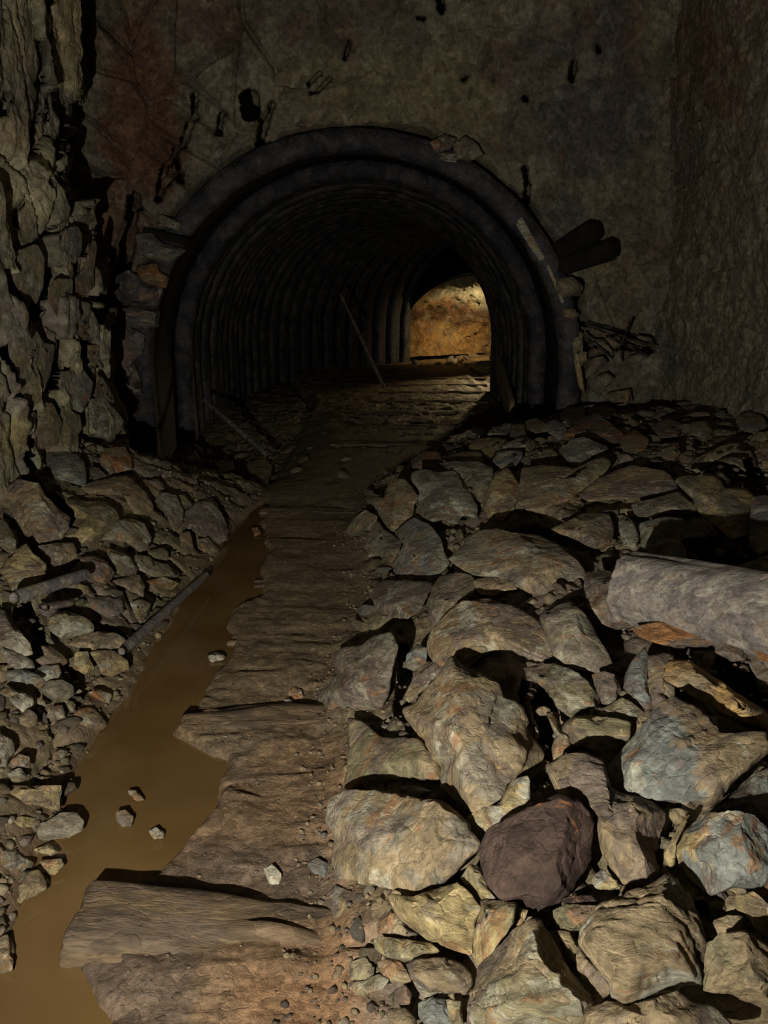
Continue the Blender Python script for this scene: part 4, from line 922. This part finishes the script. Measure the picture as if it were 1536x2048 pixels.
scatter('right', 120, rg_right, .030, .085, PAL_R, 1, 'small stones filling the right-hand rock pile', 'small broken stone wedged between the boulders of the right-hand pile', avoid=.9)
scatter('left', 110, rg_left, .022, .065, PAL_L, 2, 'small stones in the left-hand rubble', 'small broken stone in the rubble bank left of the ditch', avoid=.85)
scatter('foot', 26, rg_foot, .04, .10, ['TP', 'PT', 'OP', 'GP'], 3, 'stones on the slope at the foot of the right wall', 'brownish stone in the dirt slope under the right wall', avoid=.7)
def rg_out(rs): y = rs.uniform(.5, 4.4); return min(2.35, .5*y+.25+rs.rand()*1.6), y
scatter('outside', 46, rg_out, .10, .26, ['TO', 'OG', 'GT', 'PT', 'YO', 'GB'], 9, 'boulders of the right-hand pile beyond the frame', 'boulder of the right-hand pile beyond the right edge of the picture', avoid=0, frame=False, name='boulder')
def rg_beyond(rs): return rs.uniform(.7, 3.0), rs.uniform(17.6, 20.2)
scatter('beyond', 22, rg_beyond, .07, .22, ['TO', 'OG', 'WT', 'PT'], 8, 'stones at the lit far end of the tunnel', 'lit stone on the floor beyond the steel lining', avoid=0)
def rg_tun(rs): return rs.uniform(-.9, 1.5), rs.uniform(6.2, 9.5)
scatter('tunnel', 28, rg_tun, .03, .08, PAL_M, 6, 'stones on the floor of the tunnel mouth', 'small stone lying on the muddy floor inside the tunnel mouth', avoid=.8)
# gravel: one object
def gravel(name, n, region, smin, smax, seed, label, cols):
    rs = np.random.RandomState(seed); b, F0 = ico(1); Vs = []; Fs = []; Cs = []; k = 0
    for _ in range(n):
        x, y = region(rs); s = smin*(smax/smin)**(rs.rand()**1.6); z = interp_floor(x, y)
        v = b*(1+0.25*rs.randn(len(b), 1))*np.array([1, rs.uniform(.7, 1), rs.uniform(.4, .8)])*s; a = rs.uniform(0, 6.28)
        v = np.stack([v[:, 0]*math.cos(a)-v[:, 1]*math.sin(a), v[:, 0]*math.sin(a)+v[:, 1]*math.cos(a), v[:, 2]], 1)+[x, y, z+s*.1]
        Vs.append(v); Fs.append(F0+k); k += len(b); Cs.append(np.tile(np.array(CLR[cols[rs.randint(len(cols))]])*rs.uniform(.6, 1.0), (len(b), 1)))
    o = mesh(name, np.concatenate(Vs), np.concatenate(Fs), M_WALL, col=np.concatenate(Cs), smooth=False); tag(o, label, kind='stuff'); return o
gravel('gravel', 2600, rg_right, .006, .026, 11, 'loose grit and chips between the rocks of the right-hand pile', 'TOGPT')
gravel('gravel', 2600, rg_left, .006, .024, 12, 'loose grit and chips in the left-hand rubble bank', 'TOGPO')
gravel('gravel', 900, rg_edge, .003, .012, 13, 'grit along the muddy edge of the path', 'TPPT')
def rg_path(rs):
    y = 1.2*(9/1.2)**rs.rand(); l, r = ditch_edges(y); pe = float(pile_edge(y)); return r+(pe-r)*rs.rand(), y
gravel('gravel', 300, rg_path, .002, .007, 14, 'grit trodden into the muddy path', 'TPPTR')

# ---------------------------------------------------------------- labels that single each rock out
ANCH = [('the dark brown boulder', (1072, 1705)), ('the big mottled boulder', (935, 1465)), ('the grey log', (1400, 1205)), ('the bright orange slab', (1430, 1390)),
        ('the orange-topped rock', (850, 920)), ('the blue-grey boulder at the right edge', (1470, 1700)), ('the large tan boulder with the whitish edge', (1290, 1880)),
        ('the lens-shaped yellowish slab', (812, 1898)), ('the right foot of the steel arch', (1130, 820)), ('the left foot of the steel arch', (300, 920)),
        ('the dark rod by the ditch', (330, 1225)), ('the grey-purple stake', (100, 1172)), ('the long humped boulder', (1040, 1125)), ('the big grey rock on the pile\'s left flank', (840, 1105)),
        ('the large tan-pink rock', (70, 1020)), ('the flat-topped rock jutting into the ditch', (110, 1650)), ('the big yellow-tan boulder', (1440, 1010)),
        ('the black hollow in the left rubble', (55, 1250)), ('the flat purplish block', (808, 1195)), ('the light grey flat rock', (255, 1080)), ('the pale pointed rock', (1170, 905))]
def direction(dx, dy):
    a = (math.degrees(math.atan2(-dy, dx))+360) % 360
    return ['right of', 'up and right of', 'above', 'up and left of', 'left of', 'down and left of', 'below', 'down and right of'][int((a+22.5)//45) % 8]
used = set()
rs = np.random.RandomState(77)
for a in ALL:
    if a[4]: used.add(a[4])
def shape_word(a):
    bb = np.array([v.co[:] for v in a[0].data.vertices][::7]); ex = bb.max(0)-bb.min(0); asp = ex[0]/max(ex[2], 1e-3)
    return 'flat ' if asp > 1.7 else ('upright ' if asp < 0.8 else '')
for a in ALL:
    o, c, r, k, lab, zone = a
    cat = 'boulder' if r > 48 else ('rock' if r > 20 else 'stone')
    if not lab:
        size = 'large' if r > 40 else ('medium-sized' if r > 24 else 'small' if r > 12 else 'tiny')
        col = CNAME[k[0]]+('' if k[1] == k[0] else ' and '+CNAME[k[1]])
        order = sorted(ANCH, key=lambda q: math.hypot(q[1][0]-c[0], q[1][1]-c[1]))
        for nm, p in order[:6]:
            for extra in ('', shape_word(a)):
                cand = f'{size} {extra}{col} {cat} {direction(c[0]-p[0], c[1]-p[1])} {nm}'
                if cand not in used and len(cand.split()) <= 16: lab = cand; break
            if lab: break
        used.add(lab)
    grp = {'left': 'rocks of the left-hand rubble bank', 'right': 'rocks of the right-hand pile', 'face': 'loose blocks around the tunnel mouth'}[zone]
    tag(o, lab, cat, grp)

ANCH2 = ANCH+[('the square-faced tan block', (720, 1500)), ('the grey-purple slab', (710, 1370)), ('the large boulder with the rusty corner', (790, 1690)), ('the cracked layered slab', (1190, 1465)), ('the long brown wedge', (1190, 1610)),
  ('the big pointed boulder', (1060, 1980)), ('the steep striped slab', (1155, 1280)), ('the smooth purplish slab', (1235, 1200)), ('the tan triangular rock', (1165, 1060)), ('the pale grey rock', (880, 1000)), ('the yellow-olive upright rock', (1010, 985)),
  ('the wide flat brown slab', (1260, 980)), ('the yellow-olive rounded rock', (185, 1035)), ('the blunt triangular rock', (45, 1140)), ('the pale rock by the hollow', (140, 1250)), ('the water-edge rock', (225, 1325)), ('the large grey slab', (25, 1270)),
  ('the pinkish stone in the ditch', (250, 1640)), ('the rounded brown lump', (420, 1045)), ('the pole in the tunnel mouth', (475, 860)), ('the pyramid-shaped stone', (895, 845)), ('the black shadow stubs', (1170, 490)), ('the twigs', (1240, 670)), ('the right wall\'s foot', (1450, 850))]
for o, q, sp, k, label in sorted(SCAT, key=lambda t: -t[2]):
    lab = None
    if o.name.startswith('boulder'): o['label'] = label; o['category'] = 'boulder'; continue
    size = 'fist-sized' if sp > 26 else 'small' if sp > 15 else 'tiny'
    for nm, p in sorted(ANCH2, key=lambda t: math.hypot(t[1][0]-q[0], t[1][1]-q[1]))[:4]:
        cand = f"{size} {CNAME[k[0]]} and {CNAME[k[1]]} stone {direction(q[0]-p[0], q[1]-p[1])} {nm}"
        if cand not in used and len(cand.split()) <= 16: lab = cand; used.add(cand); break
    o['label'] = lab or label

for o in COL.objects:
    if 'label' in o and len(o['label'].split()) > 16: o['label'] = ' '.join(o['label'].split()[:16])
